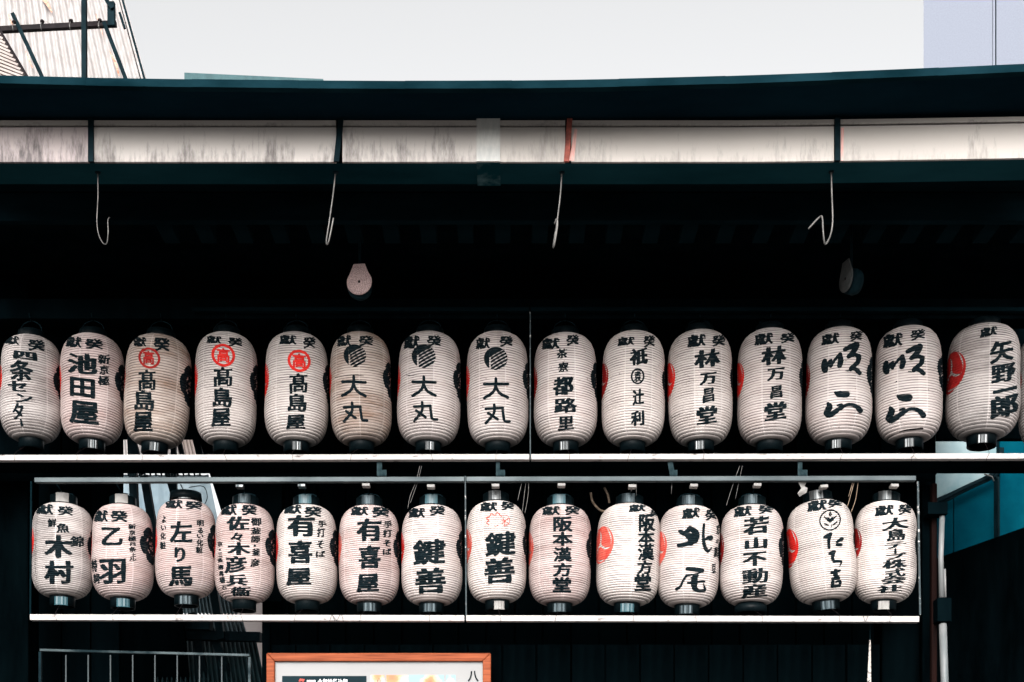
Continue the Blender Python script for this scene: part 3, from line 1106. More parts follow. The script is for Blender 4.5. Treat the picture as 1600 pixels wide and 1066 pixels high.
def mokko():
    """five-lobed gourd crest with a small flower, unit radius"""
    out = []
    for k in range(5):
        a0 = pi / 2 + 2 * pi * k / 5
        pts = []
        for i in range(9):
            a = a0 + radians(-31 + 62 * i / 8)
            r = 0.76 + 0.07 * cos((i - 4) / 4 * pi / 2)
            pts.append((r * cos(a), r * sin(a)))
        out += stroke([(x * 100, y * 100) for x, y in pts], [36] + [52] * 7 + [36], 2)
        pts = []
        for i in range(7):
            a = a0 + radians(-24 + 48 * i / 6)
            r = 0.40 + 0.04 * cos((i - 3) / 3 * pi / 2)
            pts.append((r * cos(a) * 100, r * sin(a) * 100))
        out += stroke(pts, 24, 2)
        out += stroke([(14 * cos(a0), 14 * sin(a0)), (28 * cos(a0), 28 * sin(a0))], [8, 14], 2)
    out += stroke([(-3, 0), (3, 0)], 14, 2)
    return [[(x / 100, y / 100) for x, y in p] for p in out]


DOMOE, MOKKO = domoe(), mokko()


def disc_clip(cx, cy, r, planes):
    poly = [(cx + r * cos(2 * pi * k / 40), cy + r * sin(2 * pi * k / 40)) for k in range(40)]
    for (px, py, nx, ny) in planes:                 # keep (p - p0).n >= 0
        out = []
        for i in range(len(poly)):
            a = poly[i]; b_ = poly[(i + 1) % len(poly)]
            da = (a[0] - px) * nx + (a[1] - py) * ny
            db = (b_[0] - px) * nx + (b_[1] - py) * ny
            if da >= 0:
                out.append(a)
            if (da > 0 > db) or (da < 0 < db):
                t = da / (da - db)
                out.append((a[0] + (b_[0] - a[0]) * t, a[1] + (b_[1] - a[1]) * t))
        poly = out
        if len(poly) < 3:
            return []
    c = (sum(p[0] for p in poly) / len(poly), sum(p[1] for p in poly) / len(poly))
    return [[c, poly[i], poly[(i + 1) % len(poly)]] for i in range(len(poly))]


def logo(cx, cy, r):
    """black disc, left part solid, right part cut into slanting stripes"""
    k = r / 92.0
    lx, ly = cx - 47 * k, cy - 8 * k               # corner of the slot
    ux, uy = 0.86, -0.51                            # stripe direction (y down)
    nx, ny = 0.51, 0.86                             # across the stripes, downwards
    out = disc_clip(cx, cy, r, [(lx - 3 * k, 0, -1, 0)])
    out += disc_clip(cx, cy, r, [(lx - 3 * k, 0, 1, 0), (lx, ly, -nx, -ny)])
    for i in range(6):
        a = (5 + i * 23.5) * k
        out += disc_clip(cx, cy, r, [(lx + 8 * k, 0, 1, 0), (lx + nx * a, ly + ny * a, nx, ny), (lx + nx * (a + 15.5 * k), ly + ny * (a + 15.5 * k), -nx, -ny)])
    return out


def ring(cx, cy, r, w, ry=None):
    ry = ry or r
    out = []
    m = 40
    for i in range(m):
        a, b_ = 2 * pi * i / m, 2 * pi * (i + 1) / m
        p = [(cx + (r + w / 2) * cos(a), cy + (ry + w / 2) * sin(a)), (cx + (r + w / 2) * cos(b_), cy + (ry + w / 2) * sin(b_)),
             (cx + (r - w / 2) * cos(b_), cy + (ry - w / 2) * sin(b_)), (cx + (r - w / 2) * cos(a), cy + (ry - w / 2) * sin(a))]
        out += [[p[0], p[1], p[2]], [p[0], p[2], p[3]]]
    return out


# hand-traced brush strokes, in pixels of an enlarged crop of the photograph
S_DAI = [([(138, 468), (230, 465), (322, 466)], 18), ([(228, 420), (227, 475), (205, 535), (138, 585)], 18), ([(227, 478), (255, 540), (322, 578)], [14, 18, 19])]
S_MARU = [([(150, 678), (282, 667)], 17), ([(280, 668), (287, 730), (298, 778), (336, 782)], 17), ([(215, 640), (212, 715), (150, 798)], 17), ([(168, 712), (242, 765)], 17)]
S_JUN = [([(186, 275), (180, 320), (190, 352)], [30.0, 36.0, 38.0]), ([(198, 335), (220, 290), (238, 272)], [22.0, 20.0, 14.0]), ([(236, 275), (234, 325)], [16.0, 22.0]),
         ([(236, 320), (270, 270), (308, 232)], [20.0, 18.0, 26.0]), ([(308, 235), (312, 285), (304, 325)], [24.0, 34.0, 32.0]), ([(308, 318), (334, 285)], [14.0, 6.0]),
         ([(345, 195), (395, 176), (432, 168)], [26.0, 36.0, 40.0]), ([(432, 168), (418, 212), (372, 258)], [44.0, 34.0, 24.0]), ([(375, 262), (425, 246), (456, 268)], [20.0, 22.0, 26.0]),
         ([(454, 262), (446, 312), (400, 350), (392, 366)], [30.0, 30.0, 26.0, 26.0]), ([(395, 352), (432, 368), (464, 404)], [20.0, 26.0, 26.0]), ([(352, 372), (372, 376)], [5.0, 7.0])]
S_SEI = [([(268, 546), (300, 562), (358, 570)], [14.6, 41.6, 41.6]), ([(212, 634), (222, 664), (194, 712)], [20.8, 41.6, 31.2]), ([(194, 712), (222, 730), (278, 700), (312, 672)], [29.1, 35.4, 31.2, 20.8]),
         ([(288, 655), (318, 650), (330, 668)], [12.5, 12.5, 16.6]), ([(310, 690), (350, 660), (400, 660), (440, 682), (468, 716)], [18.7, 20.8, 20.8, 27.0, 33.3])]
S_KITA = [([(205, 374), (245, 392), (285, 345)], [24.0, 32.0, 24.0]), ([(285, 348), (330, 388), (332, 440), (290, 482)], [27.2, 40.0, 38.4, 24.0]), ([(255, 400), (300, 430)], [32.0, 56.0]),
          ([(330, 455), (260, 480), (192, 490)], [32.0, 28.8, 24.0]), ([(398, 322), (392, 400), (400, 490), (430, 545), (464, 515)], [16.0, 17.6, 22.4, 20.8, 4.8]), ([(404, 452), (430, 436), (450, 436)], [9.6, 24.0, 35.2])]
S_O = [([(262, 688), (320, 694), (382, 706)], [22.4, 27.2, 28.8]), ([(378, 712), (340, 732), (258, 742)], [16.0, 9.6, 14.4]), ([(258, 742), (228, 785), (208, 830), (174, 855)], [16.0, 14.4, 16.0, 19.2]),
       ([(296, 764), (346, 746)], [11.2, 16.0]), ([(270, 805), (400, 796)], [16.0, 12.8]), ([(326, 752), (318, 800), (322, 850), (350, 872)], [33.6, 41.6, 32.0, 20.8]), ([(320, 858), (355, 874), (402, 868), (392, 812)], [24.0, 20.8, 20.8, 4.0])]
S_TA = [([(334, 418), (366, 408), (380, 394)], [22.0, 33.0, 19.8]), ([(372, 400), (364, 450), (366, 508)], [26.4, 19.8, 17.6]), ([(430, 464), (470, 442)], [15.4, 26.4]), ([(432, 488), (462, 490)], [19.8, 22.0])]
S_CHI = [([(376, 556), (408, 545)], [24.2, 22.0]), ([(402, 550), (394, 598), (408, 624)], [24.2, 19.8, 17.6]), ([(408, 624), (462, 630), (450, 668)], [17.6, 15.4, 4.4])]
S_KICHI = [([(390, 716), (452, 704)], [19.8, 15.4]), ([(420, 700), (418, 736)], [24.2, 28.6]), ([(398, 768), (446, 764)], [19.8, 17.6]), ([(418, 730), (440, 762)], [17.6, 22.0]),
           ([(398, 792), (394, 830)], [22.0, 19.8]), ([(394, 832), (452, 828)], [19.8, 17.6]), ([(420, 796), (456, 792), (452, 826)], [11.0, 17.6, 15.4])]
S_SAKURA = [([(232, 320), (216, 300), (236, 284)], 5.4), ([(236, 284), (214, 262), (242, 250), (252, 226), (284, 242), (302, 218), (336, 250)], 6.3), ([(276, 330), (296, 332), (308, 322)], 3.6),
            ([(345, 262), (362, 290), (340, 310)], 3.6), ([(362, 290), (402, 262)], 3.6), ([(362, 290), (400, 312)], 3.6), ([(362, 290), (364, 330)], 3.6), ([(336, 280), (362, 290)], 3.6), ([(345, 250), (385, 244), (404, 280), (392, 318), (350, 328)], 2.7)]
S_EMB = [([(358, 262), (375, 276), (392, 262)], 13.0), ([(350, 272), (375, 292), (402, 272)], [10.1, 11.5, 10.1]), ([(368, 232), (375, 216), (384, 232)], [7.2, 8.6, 7.2]), ([(372, 240), (380, 240)], 10.1),
         ([(328, 250), (342, 262)], [7.2, 10.1]), ([(408, 262), (424, 250)], [10.1, 7.2]), ([(332, 308), (362, 322)], [10.1, 7.2]), ([(396, 322), (428, 300)], [7.2, 10.1]), ([(386, 318), (386, 338)], 3.6), ([(380, 324), (393, 324)], 2.9)]

S533 = 586 / 110.0
def crop(x0, y0, s):
    return lambda x, y: (x0 + x / s, y0 + y / s)


A = []      # (cx, ytop, ybot, hw, centre deg, paper, tilt deg, nrib, crop, items, clip, crestred, label)
c3 = crop(400, 500, 1600 / 420.0)
c4 = crop(820, 500, 1600 / 420.0)
c5 = crop(400, 730, 1600 / 420.0)


def hd(a, b):
    def grow(q):
        w, h = (q[1] - q[0]) * 0.03, (q[3] - q[2]) * 0.0
        return (q[0] - w, q[1] + w, q[2] - h, q[3] + h)
    return [('獻', *grow(a), 'head'), ('癸', *grow(b), 'head')]


UP = [
 (49, 530, 682, 47, -12, 'grey', 0, 42, crop(0, 510, S533), hd((55, 165, 95, 168), (235, 365, 100, 195)) + [
   ('四', 118, 308, 208, 282, 'thick'), ('条', 92, 275, 288, 462, 'brush'), ('セ', 75, 228, 462, 552, 'thick'), ('ン', 138, 272, 568, 642, 'thick'), ('タ', 115, 200, 645, 788, 'thick'),
   ('*', [([(178, 778), (188, 828)], [10, 16])])], 'dark', 'red', 'greyish upper lantern at the far left, slender katakana column, dark right flank'),
 (144.5, 528, 684, 49, -14, 'pink', 0, 43, crop(90, 510, S533), hd((85, 205, 98, 192), (235, 375, 98, 188)) + [
   ('池', 95, 330, 228, 405, 'thick'), ('田', 115, 312, 435, 598, 'gothic'), ('屋', 112, 340, 625, 820, 'gothic'),
   ('新', 332, 428, 218, 300, 'small'), ('京', 345, 418, 308, 388, 'small'), ('極', 332, 422, 398, 480, 'small')], 'steel', 'red', 'upper lantern with three large blocky characters and a short small column at their right'),
 (246.5, 529, 688, 51, -17, 'aged', 3.2, 40, crop(190, 510, S533), hd((115, 215, 100, 180), (275, 400, 85, 205)) + [
   ('o', 240, 265, 78, 19, 'crimson'), ('高', 190, 280, 205, 318, 'gothic', 'crimson'), ('髙', 155, 290, 362, 545, 'brush'), ('島', 120, 280, 535, 705, 'brush'), ('屋', 112, 265, 705, 888, 'thick')], 'steel', 'crimson',
  'yellowed tilted upper lantern with a dark red ringed emblem, light roofs behind it'),
 (353.5, 526, 687, 48.5, -7, 'white', 0, 44, crop(300, 510, S533), hd((130, 245, 85, 150), (300, 415, 85, 160)) + [
   ('o', 262, 240, 84, 22, 'red'), ('高', 212, 314, 180, 300, 'gothic', 'red'), ('髙', 185, 335, 338, 510, 'brush'), ('島', 175, 332, 510, 672, 'brush'), ('屋', 165, 320, 672, 845, 'brush')], 'none', 'red',
  'upright white upper lantern with a red ringed emblem and plain black bottom ring'),
 (463.5, 526, 687, 50, -2, 'white', 0, 44, c3, hd((145, 240, 92, 150), (280, 350, 95, 165)) + [
   ('o', 257, 241, 59, 16, 'red'), ('高', 218, 296, 198, 286, 'gothic', 'red'), ('髙', 200, 305, 315, 440, 'brush'), ('島', 190, 300, 437, 545, 'brush'), ('屋', 180, 292, 558, 655, 'brush')], 'steel', 'red',
  'white upper lantern with a red ringed emblem, steel clip below, red edge at left'),
 (564, 526, 687, 48.5, -12, 'aged', 0, 42, crop(510, 510, S533), hd((95, 205, 75, 175), (270, 385, 75, 165)) + [
   ('L', 237, 245, 92), ('*', S_DAI), ('*', S_MARU)], 'dark', 'red', 'brown stained upper lantern with a striped black disc above two monoline characters'),
 (670.5, 525, 687, 50, -8, 'clean', 0, 44, c3, hd((885, 975, 95, 175), (1020, 1100, 90, 160)) + [
   ('L', 1000, 217, 70), ('*s', S_DAI, (930, 1082, 338, 605), (130, 342, 420, 802)), ('*s', S_MARU, (930, 1082, 338, 605), (130, 342, 420, 802))], 'steel', 'red', 'striped disc lantern with a bright steel clip, middle one of the three alike'),
 (777.5, 525, 688, 49, -4, 'clean', 0, 44, c3, hd((1312, 1392, 105, 175), (1450, 1525, 95, 160)) + [
   ('L', 1427, 230, 69), ('*s', S_DAI, (1355, 1512, 350, 618), (130, 342, 420, 802)), ('*s', S_MARU, (1355, 1512, 350, 618), (130, 342, 420, 802))], 'dark', 'red', 'clean striped disc lantern with a dark bottom ring, just left of the upper divider'),
 (883.5, 527, 687, 50, -4, 'clean', 0, 44, crop(825, 510, S533), hd((120, 262, 95, 190), (320, 420, 70, 160)) + [
   ('茶', 238, 328, 185, 268, 'small'), ('寮', 250, 338, 298, 380, 'small'), ('都', 208, 378, 418, 578, 'thick'), ('路', 218, 405, 595, 722, 'thick'), ('里', 250, 382, 745, 870, 'thick')], 'steel', 'crimson',
  'upper lantern right of the thin divider, two small characters over three large ones'),
 (989.5, 524, 687, 50, 8, 'white', 0, 44, crop(935, 510, S533), hd((165, 300, 85, 160), (375, 465, 80, 180)) + [
   ('祇', 262, 410, 180, 325, 'thick'), ('e', 327, 417, 49, 14, 60), ('袁', 298, 358, 372, 468, 'small'), ('辻', 285, 380, 520, 660, 'thick'), ('利', 272, 382, 700, 832, 'thick')], 'none', 'crimson',
  'white upper lantern whose second character sits inside a drawn oval'),
 (1094, 522, 686, 51, 10, 'white', 0, 44, crop(1040, 510, S533), hd((183, 330, 65, 170), (382, 490, 80, 175)) + [
   ('林', 235, 450, 190, 350, 'thick'), ('万', 282, 420, 385, 488, 'thick'), ('昌', 305, 402, 510, 642, 'thick'), ('堂', 255, 425, 662, 822, 'thick')], 'steel', 'red',
  'white upper lantern with four bold characters, a bright steel clip and a small slit'),
 (1202.5, 520, 686, 51, 8, 'clean', 0, 44, c4, hd((1372, 1475, 75, 145), (1520, 1600, 85, 145)) + [
   ('林', 1408, 1555, 155, 270, 'thick'), ('万', 1442, 1545, 285, 362, 'thick'), ('昌', 1460, 1532, 390, 470, 'thick'), ('堂', 1425, 1555, 488, 602, 'thick')], 'none', 'red',
  'upper lantern with four bold characters over a wide black ring without bright clip'),
 (1310.5, 518, 684, 51.5, 0, 'clean', 0, 42, crop(1255, 510, S533), hd((160, 300, 50, 145), (385, 480, 50, 135)) + [('*', S_JUN), ('*', S_SEI)], 'steel', 'crimson',
  'upper lantern with two flowing cursive characters and dark red at its left flank'),
 (1419.5, 516, 682, 52, -3, 'clean', 0, 42, crop(1365, 500, 609 / 120.0), hd((85, 230, 90, 200), (290, 400, 80, 165)) + [
   ('*s', S_JUN, (85, 402, 205, 445), (164, 478, 152, 416)), ('*s', S_SEI, (105, 402, 580, 792), (178, 484, 540, 742))], 'steel', 'none',
  'upper lantern with two flowing cursive characters and a dark tear line near its foot'),
 (1536, 512, 676, 56, 32, 'grey', 1.5, 42, crop(1475, 500, 606 / 125.0), [('獻', 275, 400, 55, 125, 'head'),
   ('矢', 345, 510, 170, 340, 'thick'), ('野', 355, 525, 345, 490, 'thick'), ('一', 365, 535, 525, 570, 'thick'), ('郎', 345, 540, 585, 758, 'thick')], 'steel', 'crimson',
  'turned upper lantern showing its whole dark red crest and writing at the right edge'),
 (1648, 518, 690, 56, 0, 'grey', 0, 42, None, [], 'none', 'crimson', 'upper lantern cut off by the right edge of the view, unlettered side showing'),
]
LOW = [
 (98.5, 786, 929, 47.5, -6, 'grey', 0, 50, crop(45, 760, S533), hd((82, 208, 155, 245), (245, 362, 160, 240)) + [
   ('鮮', 165, 235, 270, 345, 'small'), ('魚', 235, 335, 305, 385, 'small'), ('錦', 340, 448, 400, 492, 'small'), ('木', 140, 360, 405, 598, 'thick'), ('村', 140, 368, 612, 818, 'thick')], 'teal', 'red',
  'leftmost lower lantern, greyish, with three scattered small characters over two bold ones'),
 (192, 788, 932, 47.5, -24, 'pink', 0, 50, crop(140, 760, S533), hd((50, 158, 208, 310), (182, 312, 200, 302)) + [
   ('乙', 108, 275, 342, 500, 'thick'), ('羽', 92, 302, 595, 825, 'brush'), ('新', 318, 378, 305, 350, 'small'), ('京', 325, 375, 355, 400, 'small'), ('極', 315, 380, 405, 452, 'small'),
   ('四', 330, 375, 458, 490, 'small'), ('条', 325, 380, 495, 540, 'small'), ('上', 335, 380, 546, 580, 'small'), ('ル', 325, 382, 582, 615, 'small'), ('特', 32, 78, 620, 730, 'small'), ('詞', 45, 95, 740, 825, 'small')], 'teal', 'red',
  'pinkish lower lantern turned so that most of its black crest shows'),
 (291, 781, 928, 47.5, -13, 'pink', 0, 50, crop(240, 760, S533), hd((112, 240, 115, 190), (262, 395, 118, 192)) + [
   ('左', 138, 320, 292, 475, 'brush'), ('り', 178, 265, 508, 635, 'thick'), ('馬', 132, 320, 660, 840, 'brush'), ('よ', 75, 110, 255, 315, 'small'), ('い', 68, 110, 335, 375, 'small'), ('化', 62, 108, 395, 455, 'small'), ('粧', 60, 110, 470, 535, 'small'),
   ('明', 355, 412, 270, 325, 'small'), ('る', 362, 405, 335, 385, 'small'), ('い', 355, 408, 390, 422, 'small'), ('化', 352, 408, 432, 490, 'small'), ('粧', 345, 405, 492, 550, 'small')], 'blue', 'red',
  'lower lantern with a big black top cover and small columns on both sides'),
 (382.5, 788, 936, 47, -15, 'pink', 0, 50, crop(330, 760, S533), hd((92, 215, 148, 248), (255, 375, 148, 242)) + [
   ('佐', 132, 320, 250, 375, 'brush'), ('々', 165, 265, 388, 455, 'brush'), ('木', 140, 325, 465, 575, 'brush'), ('彦', 118, 298, 582, 730, 'brush'), ('兵', 132, 305, 732, 835, 'brush'), ('衞', 165, 328, 835, 920, 'brush'),
   ('御', 328, 412, 255, 325, 'small'), ('釜', 325, 410, 335, 395, 'small'), ('師', 330, 400, 405, 465, 'small'), ('・', 350, 370, 478, 500, 'small'), ('釜', 335, 402, 510, 572, 'small'), ('彦', 325, 402, 595, 665, 'small'),
   ('京', 62, 105, 470, 510, 'small'), ('・', 75, 90, 530, 545, 'small'), ('三', 62, 105, 560, 600, 'small'), ('条', 62, 108, 605, 645, 'small'), ('柳', 65, 110, 660, 705, 'small'), ('馬', 72, 112, 712, 757, 'small'), ('場', 76, 122, 762, 815, 'small'), ('石', 92, 135, 830, 868, 'small')], 'none', 'red',
  'lower lantern crowded with six stacked characters and two fine side columns'),
 (479.5, 789, 937, 48, -9, 'white', 0, 50, crop(425, 760, S533), hd((108, 245, 152, 235), (270, 405, 165, 258)) + [
   ('有', 128, 355, 240, 425, 'thick'), ('喜', 140, 335, 450, 652, 'thick'), ('屋', 122, 325, 675, 832, 'thick'), ('手', 378, 445, 278, 335, 'small'), ('打', 370, 435, 345, 420, 'small'), ('そ', 368, 428, 445, 510, 'small'), ('ば', 362, 440, 530, 588, 'small')], 'dark', 'red',
  'white lower lantern with three heavy characters, left one of a matching pair'),
 (577, 790, 939, 48, -5, 'pink', 0, 46, c5, hd((568, 668, 235, 290), (690, 788, 232, 298)) + [
   ('有', 598, 745, 305, 445, 'thick'), ('喜', 612, 740, 465, 608, 'thick'), ('屋', 600, 730, 630, 748, 'thick'), ('手', 758, 805, 315, 360, 'small'), ('打', 752, 808, 370, 415, 'small'), ('そ', 755, 800, 430, 470, 'small'), ('ば', 752, 802, 480, 522, 'small')], 'blue', 'light_red',
  'pinkish lower lantern with three heavy characters, right one of a matching pair'),
 (675, 789, 940, 48.5, -5, 'clean', 0, 44, crop(625, 760, S533), hd((78, 208, 180, 265), (248, 370, 160, 245)) + [
   ('鍵', 110, 378, 435, 660, 'thick'), ('善', 130, 380, 675, 900, 'thick')], 'blue', 'red', 'lower lantern left of the flaking upright, blank above two big low-set characters'),
 (776, 783, 936, 47.5, 3, 'white', 0, 46, crop(720, 760, S533), hd((165, 300, 130, 210), (335, 440, 120, 200)) + [
   ('*c', S_SAKURA, 'light_red'), ('鍵', 200, 455, 372, 585, 'thick'), ('善', 195, 445, 590, 815, 'thick')], 'white', 'light_red', 'white lower lantern with a thin red blossom outline above its writing'),
 (875, 789, 940, 49.5, 0, 'pink', 0, 46, crop(820, 760, S533), hd((150, 290, 165, 240), (335, 450, 160, 240)) + [
   ('阪', 238, 398, 250, 378, 'gothic'), ('本', 230, 400, 380, 495, 'gothic'), ('漢', 238, 390, 505, 630, 'gothic'), ('方', 235, 390, 635, 752, 'gothic'), ('堂', 232, 385, 755, 885, 'gothic')], 'blue', 'light_red',
  'lower lantern with a centred column of five block characters'),
 (981.5, 787, 940, 50.5, 33, 'white', 1.5, 44, crop(925, 760, S533), hd((310, 440, 150, 215), (482, 545, 195, 260)) + [
   ('阪', 388, 520, 230, 380, 'gothic'), ('本', 380, 515, 370, 490, 'gothic'), ('漢', 378, 512, 480, 622, 'gothic'), ('方', 372, 500, 620, 735, 'gothic'), ('堂', 352, 490, 730, 875, 'gothic')], 'teal', 'light_red',
  'turned lower lantern showing a full bright red crest left of five block characters'),
 (1075.5, 790, 943, 49, 16, 'clean', 1.5, 44, crop(1025, 760, 560 / 105.0), hd((222, 362, 180, 270), (410, 498, 195, 292)) + [
   ('*', S_KITA), ('*', S_O), ('京', 497, 538, 325, 408, 'small'), ('の', 496, 516, 450, 482, 'small'), ('黒', 480, 516, 515, 600, 'small'), ('豆', 462, 500, 650, 732, 'small')], 'blue', 'light_red',
  'lower lantern with two very thick cursive characters and tiny writing at its right edge'),
 (1174, 789, 940, 50, 0, 'clean', 0, 44, crop(1120, 760, S533), hd((150, 290, 160, 250), (345, 455, 155, 235)) + [
   ('若', 220, 430, 250, 405, 'brush'), ('山', 232, 420, 425, 522, 'brush'), ('不', 215, 415, 545, 665, 'brush'), ('動', 215, 425, 680, 812, 'brush'), ('産', 205, 415, 815, 935, 'brush')], 'wide', 'crimson',
  'lower lantern with five brushed characters above a wide flared black ring'),
 (1284, 781, 936, 52.5, 17, 'white', -4.5, 48, crop(1225, 760, 613 / 115.0), hd((195, 345, 108, 200), (355, 472, 105, 180)) + [
   ('o', 375, 280, 82, 11, 'ink'), ('*', S_EMB), ('*', S_TA), ('*', S_CHI), ('*', S_KICHI)], 'blue', 'red', 'leaning lower lantern with a round black leaf crest above cursive writing'),
 (1382.5, 783, 936, 49, 13, 'white', 1.5, 48, crop(1330, 760, S533), hd((205, 348, 155, 245), (388, 488, 158, 248)) + [
   ('大', 258, 468, 265, 370, 'brush'), ('島', 298, 442, 358, 460, 'brush'), ('テ', 278, 450, 468, 522, 'brush'), ('*', [([(364, 528), (364, 558)], [12, 16])]), ('プ', 290, 450, 562, 612, 'brush'), ('株', 258, 455, 612, 692, 'brush'),
   ('式', 280, 442, 688, 765, 'brush'), ('会', 250, 450, 752, 818, 'brush'), ('社', 218, 418, 822, 890, 'brush')], 'white', 'crimson', 'last lower lantern at the right post with a tall column of nine narrow characters'),
]

M['teal_ring'] = mat_plain('teal plastic ring', (0.015, 0.05, 0.06), (0.03, 0.09, 0.11), 10, 0.35, bump=0.02)
M['blue_metal'] = mat_plain('blue grey clip', (0.005145, 0.01441, 0.01852), (0.03087, 0.04322, 0.04836), 30, 0.35, metal=0.5, stretch=(2, 2, 0.3), bump=0.03)
M['pale_tape'] = mat_plain('pale paper tape', (0.2063, 0.1939, 0.1815), (0.33, 0.3135, 0.297), 20, 0.6, bump=0)


def px_poly(L, cr, polys):
    return [[L.unpx(*cr(*q)) for q in p] for p in polys]


SW = 1.32     # brush pressure


def make_lantern(i, row, cx, yt, yb, hw, c, kind, tilt, nrib, cr, items, clip, crest, label):
    if not tilt:
        tilt = 0.8 * sin(i * 2.3 + row)
    L = Lantern(cx, yt - (9 if row == 0 else 2), yb, hw, c, kind, radians(tilt), nrib, 0.004 if kind in ('grey', 'aged') else 0.0, seed=i + row * 40)
    e = empty('paper_lantern', (L.X, DL, L.zb), label, 'lantern', 'paper lanterns of the upper row' if row == 0 else 'paper lanterns of the lower row')
    # tilt about the middle of the body
    if tilt:
        Rm = Matrix.Rotation(radians(tilt), 4, 'Y')
        cen = Vector((L.X, DL, L.zb + L.h / 2))
        mw = Matrix.Translation(cen) @ Rm @ Matrix.Translation(-cen) @ Matrix.Translation((L.X, DL, L.zb))
        e.location = mw.to_translation(); e.rotation_euler = mw.to_euler()
    # body
    n_u, per = 56, 4
    nv = nrib * per
    mb = MB()
    zs = []
    for j in range(nv + 1):
        zs.append(L.h * j / nv)
    for z in zs:
        for k in range(n_u):
            mb.v.append(L.pt(2 * pi * k / n_u, z))
    for j in range(nv):
        for k in range(n_u):
            k2 = (k + 1) % n_u
            mb.f.append((j * n_u + k, j * n_u + k2, (j + 1) * n_u + k2, (j + 1) * n_u + k))
    o = mb.build('paper_shade', PAPER[kind], e, True)
    me = o.data
    ul = me.uv_layers.new(name='UVMap')
    uv = []
    for f in mb.f:
        k = f[0] % n_u
        j = f[0] // n_u
        for (dk, dj) in ((0, 0), (1, 0), (1, 1), (0, 1)):
            ph = 2 * pi * (k + dk) / n_u
            t = (j + dj) / nv
            uv += [(k + dk) / n_u - L.c / (2 * pi) + 1, nrib * t + 0.18 * sin(2 * ph + L.ph[5]) * sin(pi * t)]
    ul.data.foreach_set('uv', uv)
    # rings
    r0 = L.r0
    rb = r0 * (1.25 if clip == 'wide' else 1.0)
    hb = 0.046
    ringmat = M['black_lacquer']
    MB().lathe([(r0 * 0.93, 0.004), (r0 * 1.03, 0.004), (r0 * 1.02, -0.004), (rb, -0.010), (rb, -hb), (rb - 0.006, -hb), (rb - 0.006, -0.012), (r0 * 0.93, -0.006)], 40).build('bottom_ring', ringmat, e, True)
    MB().lathe([(0.0, -hb + 0.012), (rb - 0.007, -hb + 0.012), (rb - 0.007, -hb + 0.018), (0, -hb + 0.018)], 32, closed=False).build('bottom_plate', M['dark_wood'], e)
    ht = 0.046 if row else 0.036
    MB().lathe([(r0 * 0.90, L.h - 0.004), (r0 * 1.05, L.h - 0.004), (r0 * 1.08, L.h + 0.004), (r0 * 1.06, L.h + ht), (r0 * 1.0, L.h + ht + 0.002), (r0 * 0.98, L.h)], 40).build('top_ring', ringmat, e, True)
    # clip on the bottom ring
    cm = {'steel': M['steel'], 'blue': M['blue_metal'], 'teal': M['teal_ring'], 'white': M['pale_tape']}.get(clip)
    if cm:
        wcl = {'steel': 0.33, 'blue': 0.5, 'teal': 0.5, 'white': 0.4}[clip]
        a0 = L.alpha + random.uniform(-0.15, 0.2)
        vs, fs = [], []
        rr = rb + 0.003
        for k in range(9):
            a = a0 - wcl + 2 * wcl * k / 8
            bend = 0.0018 * (k % 2)
            for (dr, z) in ((bend, -0.010), (bend, -hb - 0.003), (0.006, -hb - 0.006)):
                vs.append(((rr + dr) * sin(a), -(rr + dr) * cos(a), z))
            if k:
                b = 3 * (k - 1)
                fs += [(b, b + 1, b + 4, b + 3), (b + 1, b + 2, b + 5, b + 4)]
        o = MB().add(vs, fs).build('ring_clip', cm, e)
        sd = o.modifiers.new('thickness', 'SOLIDIFY'); sd.thickness = 0.0015; sd.offset = 1
    # bail, hook and clamp that hang it
    ztop = L.h + ht
    zrail = (P(0, 752, 6.4).z if row else z0_) - L.zb
    rk = r0 * 0.9
    pts = [(-rk, 0, ztop - 0.004), (-rk * 0.8, 0, ztop + (zrail - ztop) * 0.45), (0, 0, ztop + (zrail - ztop) * 0.7), (rk * 0.8, 0, ztop + (zrail - ztop) * 0.45), (rk, 0, ztop - 0.004)]
    MB().tube(curve_pts(pts, 4), 0.0022, 6).build('bail', M['dark_metal'], e, True)
    MB().tube([(0, 0, ztop + (zrail - ztop) * 0.62), (0, -0.02, zrail - 0.012), (0, -0.10 if row else -0.03, zrail + 0.002)], 0.003, 6).build('hanger_hook', M['dark_metal'], e, True)
    if row:
        wpx = {0: 0, 1: 0, 2: 0}.get(i, 12) / F * 6.42
        if wpx:
            zc = P(0, 763 - (i % 3), 6.45).z - L.zb
            MB().bbox(-wpx / 2, wpx / 2, -0.15, -0.11, zc - 0.007, zc + 0.007).build('clamp', M['pale_tape'] if i not in (3, 4) else M['steel'], e, bevel=0.002)
            MB().bbox(-0.004, 0.004, -0.134, -0.126, zc + 0.0072, zrail + 0.004).build('clamp_stem', M['dark_metal'], e)
        # strip of light metal inside the top ring
        zz = L.h + 0.002
        a0 = L.alpha - 0.1
        tm = {0: 'pale_tape', 1: 'pale_tape', 2: 'steel', 7: 'steel', 10: 'blue_metal', 12: 'steel', 13: 'steel'}.get(i, 'blue_metal' if i % 2 else 'teal_ring')
        wcl = 0.45
        vs, fs = [], []
        for k in range(7):
            a = a0 - wcl + 2 * wcl * k / 6
            rr = r0 * 1.08 + 0.003
            for z in (zz + 0.003, zz + ht):
                vs.append((rr * sin(a), -rr * cos(a), z))
            if k:
                b = 2 * (k - 1)
                fs.append((b, b + 2, b + 3, b + 1))
        o = MB().add(vs, fs).build('ring_clip', M[tm], e)
        sd = o.modifiers.new('thickness', 'SOLIDIFY'); sd.thickness = 0.0015; sd.offset = 1
